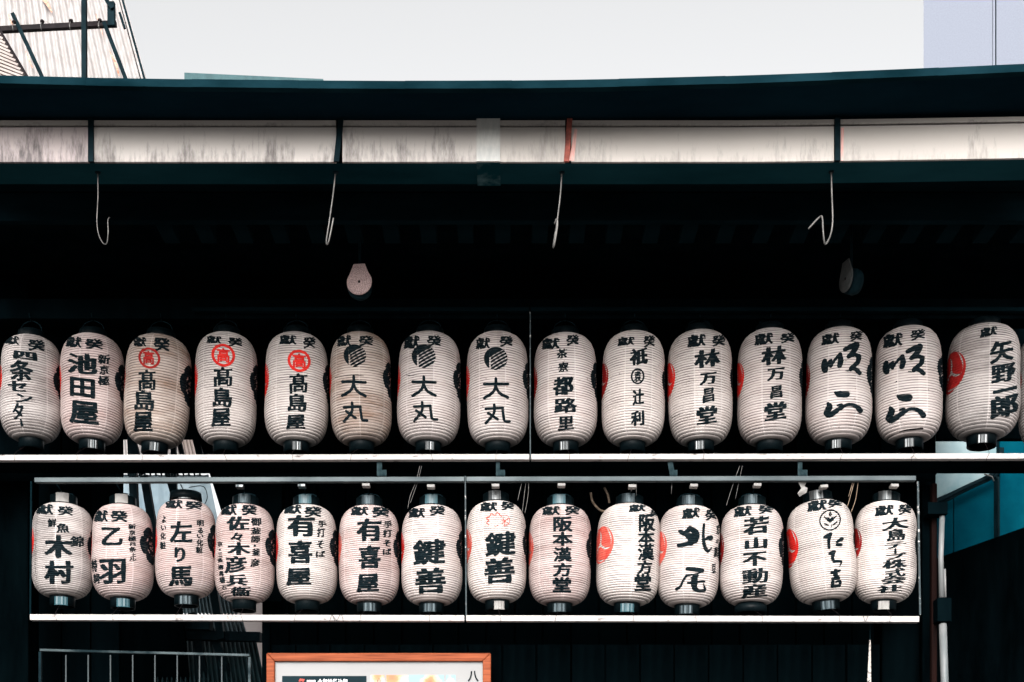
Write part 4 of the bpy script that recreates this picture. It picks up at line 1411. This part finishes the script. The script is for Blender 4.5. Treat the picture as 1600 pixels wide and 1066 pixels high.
    # thin dark tie that runs from the ring down across the rail
    if clip != 'none' or i % 3 == 0:
        zr_ = (P(0, 719 if row == 0 else 971.5, 6.4).z) - L.zb
        xo = random.uniform(-0.03, 0.03)
        tp = [(xo * 0.4, -r0 * 0.9, -hb + 0.002), (xo, -0.170 + random.uniform(-0.004, 0.0), zr_ + 0.03), (xo * 1.3, -0.1625, zr_ + 0.012), (xo * 1.4, -0.1620, zr_ - 0.006)]
        MB().tube(curve_pts(tp, 4), 0.0009, 5).build('tie_wire', M['iron'], e, True)
    # crests at a quarter turn each side of the writing
    if crest != 'none':
        crad = 0.086 * L.R / 0.152
        zc = L.h * 0.565
        for sgn, shape, mat, nm in ((-1, DOMOE, crest, 'swirl_crest'), (1, MOKKO, 'ink', 'flower_crest')):
            pc = L.alpha + L.c + sgn * radians(92)
            rot = radians(25 * sgn)
            polys = [[(pc + (x * cos(rot) - y * sin(rot)) * crad / L.R, zc + (x * sin(rot) + y * cos(rot)) * crad) for x, y in p] for p in shape]
            print_on(L, polys, 0.0010).build(nm, M[mat], e, True)
    elif row == 0:
        pc = L.alpha + L.c + radians(92)
        crad = 0.082
        polys = [[(pc + x * crad / L.R, L.h * 0.565 + y * crad) for x, y in p] for p in MOKKO]
        print_on(L, polys, 0.0010).build('flower_crest', M['ink'], e, True)
    # writing
    groups = {}
    for ci, it in enumerate(items):
        k = it[0]
        if k == '*' or k == '*c':
            mat = it[2] if k == '*c' else 'ink'
            for q, (pts, ws) in enumerate(it[1]):
                groups.setdefault(('brush_character' if mat == 'ink' else 'blossom_outline', mat, ci), []).append(px_poly(L, cr, stroke(pts, [w * SW for w in (ws if isinstance(ws, list) else [ws] * len(pts))], 5)))
        elif k == '*s':
            X0, X1, Y0, Y1 = it[2]; x0, x1, y0, y1 = it[3]
            fx, fy = (X1 - X0) / (x1 - x0), (Y1 - Y0) / (y1 - y0)
            for pts, ws in it[1]:
                pp = [(X0 + (x - x0) * fx, Y0 + (y - y0) * fy) for x, y in pts]
                wv = [SW * w * (fx + fy) / 2 for w in (ws if isinstance(ws, list) else [ws] * len(pts))]
                groups.setdefault(('brush_character', 'ink', ci), []).append(px_poly(L, cr, stroke(pp, wv, 5)))
        elif k == 'o':
            groups.setdefault(('ring_emblem', it[5], 0), []).append(px_poly(L, cr, ring(it[1], it[2], it[3], it[4])))
        elif k == 'e':
            groups.setdefault(('brush_character', 'ink', ci), []).append(px_poly(L, cr, ring(it[1], it[2], it[3], it[4], it[5])))
        elif k == 'L':
            groups.setdefault(('striped_disc', 'ink', 0), []).append(px_poly(L, cr, logo(it[1], it[2], it[3])))
        else:
            ch, x0, x1, y0, y1, style = it[:6]
            mat = it[6] if len(it) > 6 else 'ink'
            tl = cr(x0, y0); br = cr(x1, y1)
            tris = glyph(ch, style)
            # a coarse grid of the box on the surface, bilinear inside
            G = 3
            grid = [[L.unpx(tl[0] + (br[0] - tl[0]) * a / G, br[1] + (tl[1] - br[1]) * b / G) for a in range(G + 1)] for b in range(G + 1)]
            def mp_(u, v):
                a = min(int(u * G), G - 1); b = min(int(v * G), G - 1)
                fu, fv = u * G - a, v * G - b
                q = [grid[b][a], grid[b][a + 1], grid[b + 1][a], grid[b + 1][a + 1]]
                return tuple((q[0][m] * (1 - fu) + q[1][m] * fu) * (1 - fv) + (q[2][m] * (1 - fu) + q[3][m] * fu) * fv for m in (0, 1))
            nm = {'head': 'header_character', 'small': 'small_character'}.get(style, 'brush_character') if mat == 'ink' else 'ring_emblem'
            groups.setdefault((nm, mat, ci if nm != 'ring_emblem' else 0), []).append([[mp_(*q) for q in t] for t in tris])
    for gi, ((nm, mat, _ci), lst) in enumerate(groups.items()):
        allmb = MB()
        for q, polys in enumerate(lst):
            m_ = print_on(L, polys, 0.0013 + 0.00006 * (q % 8) + 0.0001 * (gi % 7))
            allmb.add(m_.v, m_.f)
        allmb.build(nm, M[mat], e, True)
    return L, e


UPL, LOWL = [], []
for i, a in enumerate(UP):
    UPL.append(make_lantern(i, 0, *a))
for i, a in enumerate(LOW):
    LOWL.append(make_lantern(i, 1, *a))
bpy.data.objects.remove(tob)
bpy.data.curves.remove(tcu)

# tears and slits in the paper
def slit(L, e, pts, w):
    polys = [[L.unpx(*q) for q in p] for p in stroke(pts, w, 4)]
    print_on(L, polys, 0.0006).build('paper_tear', M['iron'], e)


cA = crop(1040, 510, S533)
slit(*UPL[10], [cA(50, 748), cA(90, 735), cA(120, 716)], [0.4, 1.3, 0.4])
cA = crop(1365, 500, 609 / 120.0)
slit(*UPL[13], [cA(205, 880), cA(260, 868), cA(380, 868)], [0.8, 2.2, 3.4])
slit(*UPL[13], [cA(160, 484), cA(188, 472)], [0.6, 1.2])
cA = crop(510, 510, S533)
slit(*UPL[5], [cA(78, 436), cA(150, 418), cA(210, 408), cA(270, 408), cA(310, 412)], [0.7, 1.0, 1.6, 1.4, 0.5])
slit(*UPL[6], [c3(890, 330), c3(930, 333), c3(960, 326)], [0.5, 1.2, 0.5])

# strings, twine and a rope loop around the lower hangers
def strings(name, lst, mat, label, cat, r, d=6.43, group=None):
    b = P(lst[0][0][0], lst[0][0][1], d)
    e = empty(name, b, label, cat, group)
    for pts in lst:
        MB().tube([P(x, y, d) - b for x, y in curve_pts(pts, 5)], r, 6).build('strand', mat, e, True)
    return e


strings('twine', [[(656, 728), (650, 752), (641, 775), (637, 795)], [(659, 728), (653, 752), (645, 775), (641, 786)]], M['wire'], 'pale twine hanging left of the flaking upright', 'twine', 0.0012)
strings('twine', [[(816, 752), (812, 768), (809, 782)], [(822, 752), (819, 775), (816, 800)], [(826, 752), (825, 775), (820, 802)]], M['wire'], 'loose pale twine strands beside the blossom lantern', 'twine', 0.0013)
strings('twine', [[(991, 752), (986, 768)], [(995, 752), (994, 775)], [(1050, 752), (1049, 772)]], M['wire'], 'short faint twine ends above the turned lantern', 'twine', 0.0011)
strings('twine', [[(1156, 728), (1146, 755), (1138, 780), (1135, 790)], [(1160, 728), (1154, 756), (1149, 780)]], M['wire'], 'pale twine crossing the steel rail left of the wide ring lantern', 'twine', 0.0011)
strings('twine', [[(1335, 752), (1328, 778), (1324, 792)], [(1341, 752), (1337, 780), (1330, 800)], [(1332, 754), (1326, 776)]], M['rope'], 'golden brown twine between the two last lower lanterns', 'twine', 0.0018)
strings('twine', [[(515, 970), (519, 961), (523, 971)], [(526, 970), (533, 960), (537, 974)], [(519, 961), (527, 971)]], M['iron'], 'black twine knotted round the lower white rail', 'twine', 0.0012, 6.392)
strings('twine', [[(1349, 961), (1352, 971), (1357, 961)]], M['iron'], 'black twine loop near the right end of the lower rail', 'twine', 0.0014, 6.392)
strings('rope_loop', [[(923, 770), (926, 784), (936, 796), (946, 800)], [(944, 762), (950, 774), (952, 786)]], M['rope'], 'loop of straw rope hanging in the dark between two lower lanterns', 'rope', 0.006, 6.75)
# crumpled paper tied near the leaf crest lantern
b = P(1248, 755, 6.43)
e = empty('paper_scrap', b, 'crumpled pale paper strip tied left of the leaning lantern', 'paper scrap')
pp = [(1247, 753), (1260, 754), (1257, 760), (1262, 763), (1260, 770), (1249, 776), (1246, 771), (1252, 763)]
vs = [P(x, y, 6.43 + 0.006 * ((k % 3) - 1)) - b for k, (x, y) in enumerate(pp)]
o = MB().add(vs, [(0, 1, 2, 7), (7, 2, 3, 6), (6, 3, 4, 5)]).build('strip', M['pale_tape'], e)
sd = o.modifiers.new('thickness', 'SOLIDIFY'); sd.thickness = 0.001

# black fixture with cables on top of the third lower lantern
L3, e3 = LOWL[2]
MB().lathe([(0, L3.h + 0.052), (0.075, L3.h + 0.046), (0.078, L3.h + 0.012), (0.072, L3.h + 0.010), (0.068, L3.h + 0.04), (0, L3.h + 0.044)], 32, closed=False).build('top_cover', M['black_lacquer'], e3, True)
MB().tube(curve_pts([(0.02, -0.02, L3.h + 0.07), (0.09, -0.02, L3.h + 0.075), (0.105, 0, L3.h + 0.03), (0.09, 0, L3.h - 0.01)], 5), 0.002, 6).build('cable', M['dark_metal'], e3, True)

# ================================================================== poster board and gate at the bottom
d = 6.60
x0, x1 = (418 - 800) / F * d, (767 - 800) / F * d
ztp = P(0, 1022, d).z
PB = empty('notice_board', ((x0 + x1) / 2, d, ztp - 0.85), 'copper brown framed notice board with white sheet under the lower lanterns', 'notice board')
W2 = (x1 - x0) / 2
fw = 0.040
hh = 0.85


def mitre(a, b, horizontal, outer):
    pass


zt_ = hh
def frame_side(pts):
    """a mitred moulding: outline in xz, thick in y with a raised outer edge"""
    vs = [(x, -0.030, z) for x, z in pts] + [(x, 0.0, z) for x, z in pts]
    return MB().add(vs, [(0, 1, 2, 3), (7, 6, 5, 4), (0, 4, 5, 1), (1, 5, 6, 2), (2, 6, 7, 3), (3, 7, 4, 0)])


g_ = 0.0006
frame_side([(-W2, hh), (-W2 + fw, hh - fw), (W2 - fw, hh - fw), (W2, hh)]).build('frame_member', M['frame_wood'], PB, bevel=0.005)
frame_side([(-W2, 0), (W2, 0), (W2 - fw, fw), (-W2 + fw, fw)]).build('frame_member', M['frame_wood'], PB, bevel=0.005)
frame_side([(-W2 - g_, 0), (-W2 + fw - g_, fw), (-W2 + fw - g_, hh - fw), (-W2 - g_, hh)]).build('frame_member', M['frame_wood'], PB, bevel=0.005)
frame_side([(W2 + g_, hh), (W2 - fw + g_, hh - fw), (W2 - fw + g_, fw), (W2 + g_, 0)]).build('frame_member', M['frame_wood'], PB, bevel=0.005)
MB().bbox(-W2 + fw, W2 - fw, -0.010, -0.004, fw, hh - fw).build('white_sheet', M['paper_sheet'], PB)
MB().bbox(-W2 + 0.01, W2 - 0.01, 0.0005, 0.13, 0.01, hh - 0.01).build('back_box', M['dark_wood'], PB)


def pz(py): return P(0, py, d).z - (ztp - 0.85)
def pxx(px): return (px - 800) / F * d - (x0 + x1) / 2


MB().bbox(pxx(441.5), pxx(573), -0.0125, -0.0102, pz(1200), pz(1057)).build('dark_picture', mat_plain('dark print', (0.002, 0.010, 0.014), (0.006, 0.022, 0.028), 4, 0.5, bump=0, spec=0.05), PB)


def print_mat():
    m, nt, b = newmat('orange and blue print')
    tc = N(nt, 'ShaderNodeTexCoord')
    n1 = N(nt, 'ShaderNodeTexNoise')
    n1.inputs['Scale'].default_value = 7
    n1.inputs['Detail'].default_value = 5
    nt.links.new(tc.outputs['Object'], n1.inputs['Vector'])
    r = ramp(nt, n1.outputs[0], [(0.34, (0.42, 0.07, 0.02)), (0.46, (0.50, 0.17, 0.05)), (0.52, (0.52, 0.38, 0.26)), (0.58, (0.18, 0.34, 0.38))])
    nt.links.new(r.outputs[0], b.inputs['Base Color'])
    b.inputs['Roughness'].default_value = 0.5
    return m


pm = print_mat()
for a, b_ in ((579, 601), (604, 694), (697, 712)):
    MB().bbox(pxx(a), pxx(b_), -0.0125, -0.0102, pz(1200), pz(1055.5)).build('orange_picture', pm, PB)
# flat print made of the same brush glyphs
GL2 = bpy.data.curves.new('glyph_source', 'FONT')
GL2.offset = 0.022
def flat_text(s, px0, px1, py0, py1, mat, name='print_text', vertical=False):
    ob = bpy.data.objects.new('glyph_source', GL2); COL.objects.link(ob)
    mb = MB()
    for k, ch in enumerate(s):
        GL2.body = ch
        dg = bpy.context.evaluated_depsgraph_get(); dg.update()
        me = bpy.data.meshes.new_from_object(ob.evaluated_get(dg))
        if vertical:
            X0, X1 = px0, px1
            Y0 = py0 + (py1 - py0) * k / len(s); Y1 = Y0 + (py1 - py0) / len(s) * 0.94
        else:
            Y0, Y1 = py0, py1
            X0 = px0 + (px1 - px0) * k / len(s); X1 = X0 + (px1 - px0) / len(s) * 0.94
        vs = []
        for v in me.vertices:
            u, w = v.co.x, v.co.y + 0.08
            vs.append((pxx(X0 + (X1 - X0) * u), -0.0135, pz(Y1 - (Y1 - Y0) * w / 0.95)))
        mb.add(vs, [tuple(p.vertices) for p in me.polygons])
        bpy.data.meshes.remove(me)
    bpy.data.objects.remove(ob)
    mb.build(name, M[mat], PB)


M['print_white'] = mat_plain('white print', (0.75, 0.75, 0.75), (0.8, 0.8, 0.8), 5, 0.5, bump=0)
flat_text('八坂神社', 731, 748, 1047.5, 1122, 'ink', vertical=True)
flat_text('祭', 467, 478, 1061, 1073, 'light_red')
flat_text('■■■■■', 480, 494, 1063, 1066.6, 'print_white')
flat_text('会御神輿渡御', 497, 544, 1061.5, 1073, 'print_white')
flat_text('山', 589, 597, 1060, 1072, 'ink')
bpy.data.curves.remove(GL2)

# steel gate
d = 6.25
xa, xb = (63 - 800) / F * d, (390 - 800) / F * d
zg = P(0, 1018, d).z
GT = empty('steel_gate', ((xa + xb) / 2, d, 0), 'thin steel bar gate with an open grid of uprights at lower left', 'gate')
w2 = (xb - xa) / 2
MB().bar((-w2, 0, zg + 0.006), (w2, 0, zg - 0.018), 0.010, 0.016).build('top_rail', M['gate_rail'], GT)
MB().bar((-w2, 0, 0.12), (w2, 0, 0.12), 0.010, 0.016).build('bottom_rail', M['gate_rail'], GT)
MB().bar((-w2, 0, 0), (-w2, 0, zg - 0.003), 0.011, 0.016).build('side_bar', M['dark_metal'], GT)
MB().bar((w2, 0, 0), (w2, 0, zg - 0.027), 0.011, 0.016).build('side_bar', M['gate_rail'], GT)
bm_ = mat_plain('gate bar', (0.006, 0.014, 0.016), (0.03, 0.045, 0.05), 12, 0.6, metal=0.0, bump=0)
first = None
for k in range(1, 9):
    px = 63 + 34.8 * k + 5
    x = (px - 800) / F * d - (xa + xb) / 2
    if first is None:
        first = MB().bar((0, 0.003, 0.13), (0, 0.003, zg - 0.016), 0.0052, 0.0052).build('grid_bar', bm_, GT)
        o = first
    else:
        o = first.copy(); COL.objects.link(o)
    o.location = (x, 0, 0)

# ================================================================== right side: pipe, panels, cables
d = 6.66
PIPE = empty('drain_pipe', P(1471, 1066, d) * 1.0, 'white pipe with black clamps running down beside the right post', 'pipe')
PIPE.location.z = 0.0
xp = lambda px: (px - 1471) / F * d
def pzz(py): return P(0, py, d).z
MB().tube([(xp(1472), 0, pzz(806)), (xp(1470), 0, pzz(870)), (xp(1471), 0, pzz(934))], 0.013, 16).build('pipe_length', M['white_pipe'], PIPE, True)
MB().tube([(xp(1478), 0.02, pzz(888)), (xp(1479), 0.02, pzz(932))], 0.006, 12).build('side_conduit', M['white_pipe'], PIPE, True)
MB().tube([(xp(1473), 0, pzz(975)), (xp(1476), 0, pzz(1066)), (xp(1477), 0, 0.0)], 0.019, 18).build('pipe_length', M['white_pipe'], PIPE, True)
MB().bbox(xp(1462), xp(1484), -0.03, 0.05, pzz(973), pzz(936)).build('clamp_block', M['dark_wood'], PIPE, bevel=0.004)
MB().bbox(xp(1447), xp(1478), -0.03, 0.05, pzz(806), pzz(787)).build('clamp_block', M['dark_wood'], PIPE, bevel=0.004)
# shide-like strip of printed paper at 1355
strip_o = MB().add([P(1353.5, 1100, 6.5), P(1361.5, 1100, 6.5), P(1360.5, 1000, 6.5), P(1358.5, 1000, 6.5)], [(0, 1, 2, 3)]).build('paper_charm',
    mat_plain('spotted white paper', (0.03, 0.025, 0.02), (0.40, 0.36, 0.33), 60, 0.7, bump=0, lo=0.40, hi=0.48))
sd = strip_o.modifiers.new('thickness', 'SOLIDIFY'); sd.thickness = 0.004
tag(strip_o, 'narrow tapering strip of spotted white paper hanging under the lower right rail', 'paper strip')
o = MB().tube([P(1359.5, 1001, 6.5), P(1359.5, 985, 6.5), P(1359.5, 966, 6.45)], 0.0015, 6).build('string', M['dark_metal'], strip_o)

d = 8.6
BL = empty('panelled_wall', P(1560, 860, d), 'teal blue panelled wall beyond the right post, pale towards its top left', 'building')
BL.location.z = 0
def wp(px, py): 
    p = P(px, py, d); return p.x - BL.location.x, p.z
def wall_quad(pts, mat, name, th=0.05, dy=0.0):
    vs = []
    for x, z in pts: vs.append((x, dy, z))
    for x, z in pts: vs.append((x, dy + th, z))
    n_ = len(pts)
    fs = [tuple(range(n_)), tuple(reversed(range(n_, 2 * n_)))] + [(k, k + n_, (k + 1) % n_ + n_, (k + 1) % n_) for k in range(n_)]
    return MB().add(vs, fs).build(name, mat, BL, bevel=0.003)


wall_quad([wp(1440, 790), wp(1459, 781), wp(1500, 763), wp(1545, 744), wp(1557, 728), wp(1557, 600), wp(1440, 600)], M['pale_panel'], 'lit_upper_panel')  # paler colour here stands in for light fading across the wall
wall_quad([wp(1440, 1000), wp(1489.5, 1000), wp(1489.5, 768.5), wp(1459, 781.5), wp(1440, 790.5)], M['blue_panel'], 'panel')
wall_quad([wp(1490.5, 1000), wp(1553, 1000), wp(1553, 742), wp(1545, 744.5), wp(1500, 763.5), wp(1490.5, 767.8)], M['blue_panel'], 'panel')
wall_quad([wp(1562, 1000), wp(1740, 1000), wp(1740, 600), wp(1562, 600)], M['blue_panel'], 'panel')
MB().bbox(wp(1553.5, 0)[0], wp(1561.5, 0)[0], 0.01, 0.05, 0.0, wp(0, 600)[1]).build('joint_strip', M['dark_beam'], BL)
MB().bbox(wp(1440, 0)[0], wp(1740, 0)[0], 0.052, 0.10, 0.0, wp(0, 600)[1]).build('wall_core', M['dark_beam'], BL)
cab = [[(1455, 786), (1475, 779), (1500, 766), (1530, 752), (1548, 743), (1556, 735), (1562, 722), (1563, 700)],
       [(1455, 789), (1478, 782), (1498, 771), (1525, 758), (1548, 747), (1559, 738), (1565, 724), (1566, 700)],
       [(1455, 784), (1478, 775), (1505, 762), (1532, 750), (1550, 745), (1558, 748), (1560, 760), (1560, 900)]]
b = P(1500, 766, 8.5)
CB = empty('cable_bundle', b, 'bundle of black cables sagging across the blue panelled wall', 'cable')
for k, c_ in enumerate(cab):
    MB().tube([P(x, y, 8.5 + 0.012 * k) - b for x, y in curve_pts(c_, 5)], [0.014, 0.012, 0.009][k], 8).build('cable', M['dark_metal'], CB, True)
MB().tube([P(1538, 741, 8.47) - b, P(1550, 745, 8.47) - b, P(1553, 752, 8.47) - b], 0.005, 6).build('cable_tie', M['wire'], CB, True)
# dark lean-to roof in front of the lower part of the wall, its top edge rising to the right
a0, a1 = P(1462, 873, 8.2), P(1720, 782, 8.2)
c0, c1 = P(1462, 1250, 7.6), P(1720, 1250, 7.6)
lo = [Vector((a0.x, a0.y, a0.z)), Vector((a1.x, a1.y, a1.z)), Vector((a1.x, 8.2, 0)), Vector((a0.x, 8.2, 0))]
mb = MB().add(lo + [v + Vector((0, 0.05, 0)) for v in lo], [(0, 1, 2, 3), (7, 6, 5, 4), (0, 4, 5, 1), (1, 5, 6, 2), (2, 6, 7, 3), (3, 7, 4, 0)])
tag(mb.build('lean_to_wall', M['shaded_wood']), 'dark lean-to with a sloping top edge in front of the blue wall', 'shed')
# hall roof return over the right end
hp(MB().bbox(P(1462, 0, 7.3).x, 3.2, 7.25, 7.30, P(0, 690, 7.3).z, 4.72), 'side_panel', M['dark_wood'])

# ================================================================== left: sheet-clad structures seen through the gap and above the roof
def corr_sheet(name, corners, mat, parent, waves, amp=0.012, per=6):
    """corrugated sheet: corners bl, br, tr, tl; the waves run from bottom to top"""
    bl, br, tr, tl = [Vector(c) for c in corners]
    nrm = (br - bl).cross(tl - bl).normalized()
    vs, fs = [], []
    m = waves * per
    for i in range(m + 1):
        t = i / m
        o_ = nrm * (amp * cos(2 * pi * t * waves))
        vs += [bl.lerp(br, t) + o_, tl.lerp(tr, t) + o_]
        if i:
            fs.append((2 * i - 2, 2 * i, 2 * i + 1, 2 * i - 1))
    o = MB().add(vs, fs).build(name, mat, parent, True)
    return o


RT = empty('sheet_clad_roof', (0, 0, 0), 'white corrugated sheet roof with dark frame above the eave at upper left', 'roof')
q = [P(-80, 150, 8.0), P(236, 150, 8.0), P(186, -30, 9.2), P(-80, -30, 9.2)]
corr_sheet('roof_sheet', q, M['awning'], RT, 26, 0.014)
bars = [((-60, 50), (182, 37.5), 0.028, 'iron'), ((20, 22), (68, 125), 0.022, 'dark_metal'), ((163, 36), (199, 130), 0.022, 'dark_metal'), ((186, -20), (227, 128), 0.012, 'dark_metal'), ((181, -20), (221, 128), 0.005, 'iron')]
for a, b_, w, mt in bars:
    da = 7.75
    MB().bar(P(a[0], a[1], da), P(b_[0], b_[1], da - 0.03 if mt != 'iron' else da + 0.04), w, w).build('frame_bar', M[mt], RT)
MB().bar(P(132, 140, 7.6), P(131.5, -40, 7.6), 0.026, 0.03).build('mast', M['dark_metal'], RT)
MB().bar(P(174.5, 42, 7.72), P(174, 4, 7.72), 0.042, 0.03).build('junction_box', M['dark_metal'], RT, bevel=0.004)
MB().bar(P(166, 0, 7.7), P(176, 14, 7.7), 0.02, 0.02).build('brace', M['dark_metal'], RT)
MB().bar(P(187, 20, 7.74), P(195, 45, 7.74), 0.014, 0.012).build('brace', M['dark_metal'], RT)
for k, px in enumerate((22, 66, 111, 156)):
    c = P(px, 35.5 - 0.02 * px, 7.7)
    MB().lathe([(0, 0.01), (0.010, 0.008), (0.013, 0), (0.010, -0.006), (0, -0.008)], 12, c, closed=False).build('bolt', M['iron'], RT, True)
    MB().tube([c, c + Vector((-0.003, -0.02, -0.03)), c + Vector((0.002, -0.02, -0.06))], 0.003, 6).build('bolt_hook', M['wire'], RT, True)
rs = mat_plain('orange rust streak', (0.38, 0.13, 0.07), (0.7, 0.42, 0.33), 30, 0.9, bump=0)
def streak(pts, ws, dd):
    st = stroke(pts, ws, 4)
    mb = MB()
    for t in st:
        mb.add([P(x, y, dd(y)) for x, y in t], [tuple(range(len(t)))])
    mb.build('rust_streak', rs, RT)
dep = lambda y: (8.0 + (150 - y) / 180.0 * 1.2) * 0.985
streak([(66, -5), (74, 6), (81, 19)], [7, 5, 2], dep)
streak([(40, 80), (46, 95), (51, 106)], [0.6, 2, 1], dep)
streak([(170, 78), (180, 98), (186, 118)], [0.5, 3.5, 2], dep)
streak([(150, 22), (156, 40), (161, 56)], [1, 2, 0.6], dep)
streak([(13, 22), (17, 34), (21, 40)], [1, 2, 1.4], dep)
# louvre of slats at the very left
LV = empty('slatted_vent', (0, 0, 0), 'stack of pale slats with dark gaps at the upper left edge', 'louvre')
for k in range(13):
    y0 = 44 + k * 6.4
    xr = 3 + (y0 - 52) * 0.62
    if y0 > 128: break
    a = P(-60, y0 - 9 , 7.55); b_ = P(xr + 3, y0 + 5.5 + (xr + 60) * 0.10, 7.55)
    a = P(-60, y0 - 22, 7.55)
    MB().bar(a, b_, 0.012, 0.02).build('slat', M['sheet_pink'], LV)
MB().add([P(-60, 20, 7.6), P(0, 44, 7.6), P(48, 125, 7.6), P(-60, 130, 7.6)], [(0, 3, 2, 1)]).build('vent_back', M['iron'], LV)

# roofs and walls seen through the gap behind the left lanterns
d0 = 10.5
GP = empty('corrugated_shed', (0, 0, 0), 'corrugated sheet shed behind the left lanterns, pale above and grey-blue below', 'shed')
corr_sheet('wall_sheet', [P(150, 735, 10.2), P(322, 735, 10.2), P(296, 632, 10.6), P(150, 632, 10.6)], M['awning'], GP, 22, 0.012)
corr_sheet('wall_sheet', [P(284, 716, 10.05), P(314, 716, 10.05), P(305, 686, 10.15), P(279, 686, 10.15)], M['sheet_pink'], GP, 5, 0.012)
corr_sheet('wall_sheet', [P(180, 960, 9.6), P(372, 960, 9.6), P(344, 830, 10.02), P(180, 830, 10.02)], M['sheet_grey'], GP, 34, 0.014)
corr_sheet('wall_sheet', [P(180, 829, 10.0), P(344, 829, 10.0), P(326, 742, 10.3), P(180, 742, 10.3)], mat_plain('pale blue sheet', (0.15, 0.21, 0.245), (0.25, 0.31, 0.34), 3, 0.5, bump=0.02), GP, 9, 0.004)
corr_sheet('wall_sheet', [P(240, 1010, 9.3), P(392, 1010, 9.3), P(376, 961, 9.5), P(240, 961, 9.5)], M['sheet_grey'], GP, 22, 0.014)
corr_sheet('lower_roof_sheet', [P(240, 1095, 8.7), P(420, 1095, 8.7), P(398, 990, 9.2), P(240, 990, 9.2)], M['sheet_teal'], GP, 24, 0.014)
for a, b_, w in (((183, 640), (186, 760), 0.03), ((205, 660), (213, 860), 0.05), ((226, 745), (262, 960), 0.05), ((270, 620), (274, 860), 0.035), ((280, 690), (288, 725), 0.03),
                 ((300, 655), (318, 735), 0.045), ((316, 800), (346, 1000), 0.05), ((196, 640), (222, 740), 0.035), ((262, 740), (276, 790), 0.035),
                 ((215, 975), (330, 978), 0.06), ((240, 992), (408, 996), 0.06), ((330, 985), (362, 1066), 0.05), ((300, 960), (322, 1066), 0.05)):
    MB().bar(P(a[0], a[1], 9.0), P(b_[0], b_[1], 8.9), w, w).build('frame_bar', M['dark_metal'], GP)
# row of small balusters near y 735
for k in range(16):
    px = 184 + 8.6 * k
    MB().bar(P(px, 744, 8.8), P(px - 3, 730, 8.8), 0.010, 0.012).build('baluster', M['dark_metal'], GP)
MB().bar(P(150, 731, 8.8), P(318, 731, 8.8), 0.012, 0.02).build('balustrade_rail', M['dark_metal'], GP)
# pointed gable ornament
MB().add([P(293, 632, 9.4), P(296.5, 622, 9.4), P(302, 640, 9.4), P(305, 656, 9.4), P(298, 656, 9.4), P(294, 642, 9.4)], [(0, 5, 4, 3, 2, 1)]).build('gable_tip', M['pale_panel'], GP)
# pale wall beyond
o = MB().bbox(P(330, 0, 12).x, P(430, 0, 12).x, 12.0, 12.2, 0, P(0, 925, 12).z).build('far_house', mat_plain('pinkish render', (0.36, 0.31, 0.30), (0.44, 0.39, 0.375), 3, 0.85))
tag(o, 'pinkish rendered house wall glimpsed right of the corrugated shed', 'house')
# tall building at upper right
BX = P(1443, 0, 15).x
BR = empty('office_block', (BX, 15, 0), 'pale blue grey rendered block rising behind the eave at upper right', 'building', rot=(0, 0, radians(-19)))
xj = P(1546, 0, 15).x - BX
MB().bbox(0, xj - 0.012, 0, 4, 0, 16).build('wall_bay', M['grey_wall'], BR)
MB().bbox(xj + 0.03, 6, 0.0, 4, 0, 16).build('wall_bay', M['grey_wall'], BR)
MB().bbox(xj - 0.012, xj + 0.03, 0.04, 4, 0, 16).build('joint', M['dark_metal'], BR)
MB().tube([(xj + 0.004, 0.0, 0), (xj + 0.004, 0.0, 16)], 0.013, 12).build('conduit', M['grey_wall'], BR, True)
# teal roof sheet peeping over the eave
vs = [P(288, 140, 7.0), P(505, 140, 7.0), P(505, 123.5, 7.0), P(288, 113.5, 7.0)]
mb = MB().add(vs + [v + Vector((0, 0.04, 0)) for v in vs], [(0, 1, 2, 3), (7, 6, 5, 4), (0, 4, 5, 1), (1, 5, 6, 2), (2, 6, 7, 3), (3, 7, 4, 0)])
hp(mb, 'ridge_sheet', M['teal_sheet'])
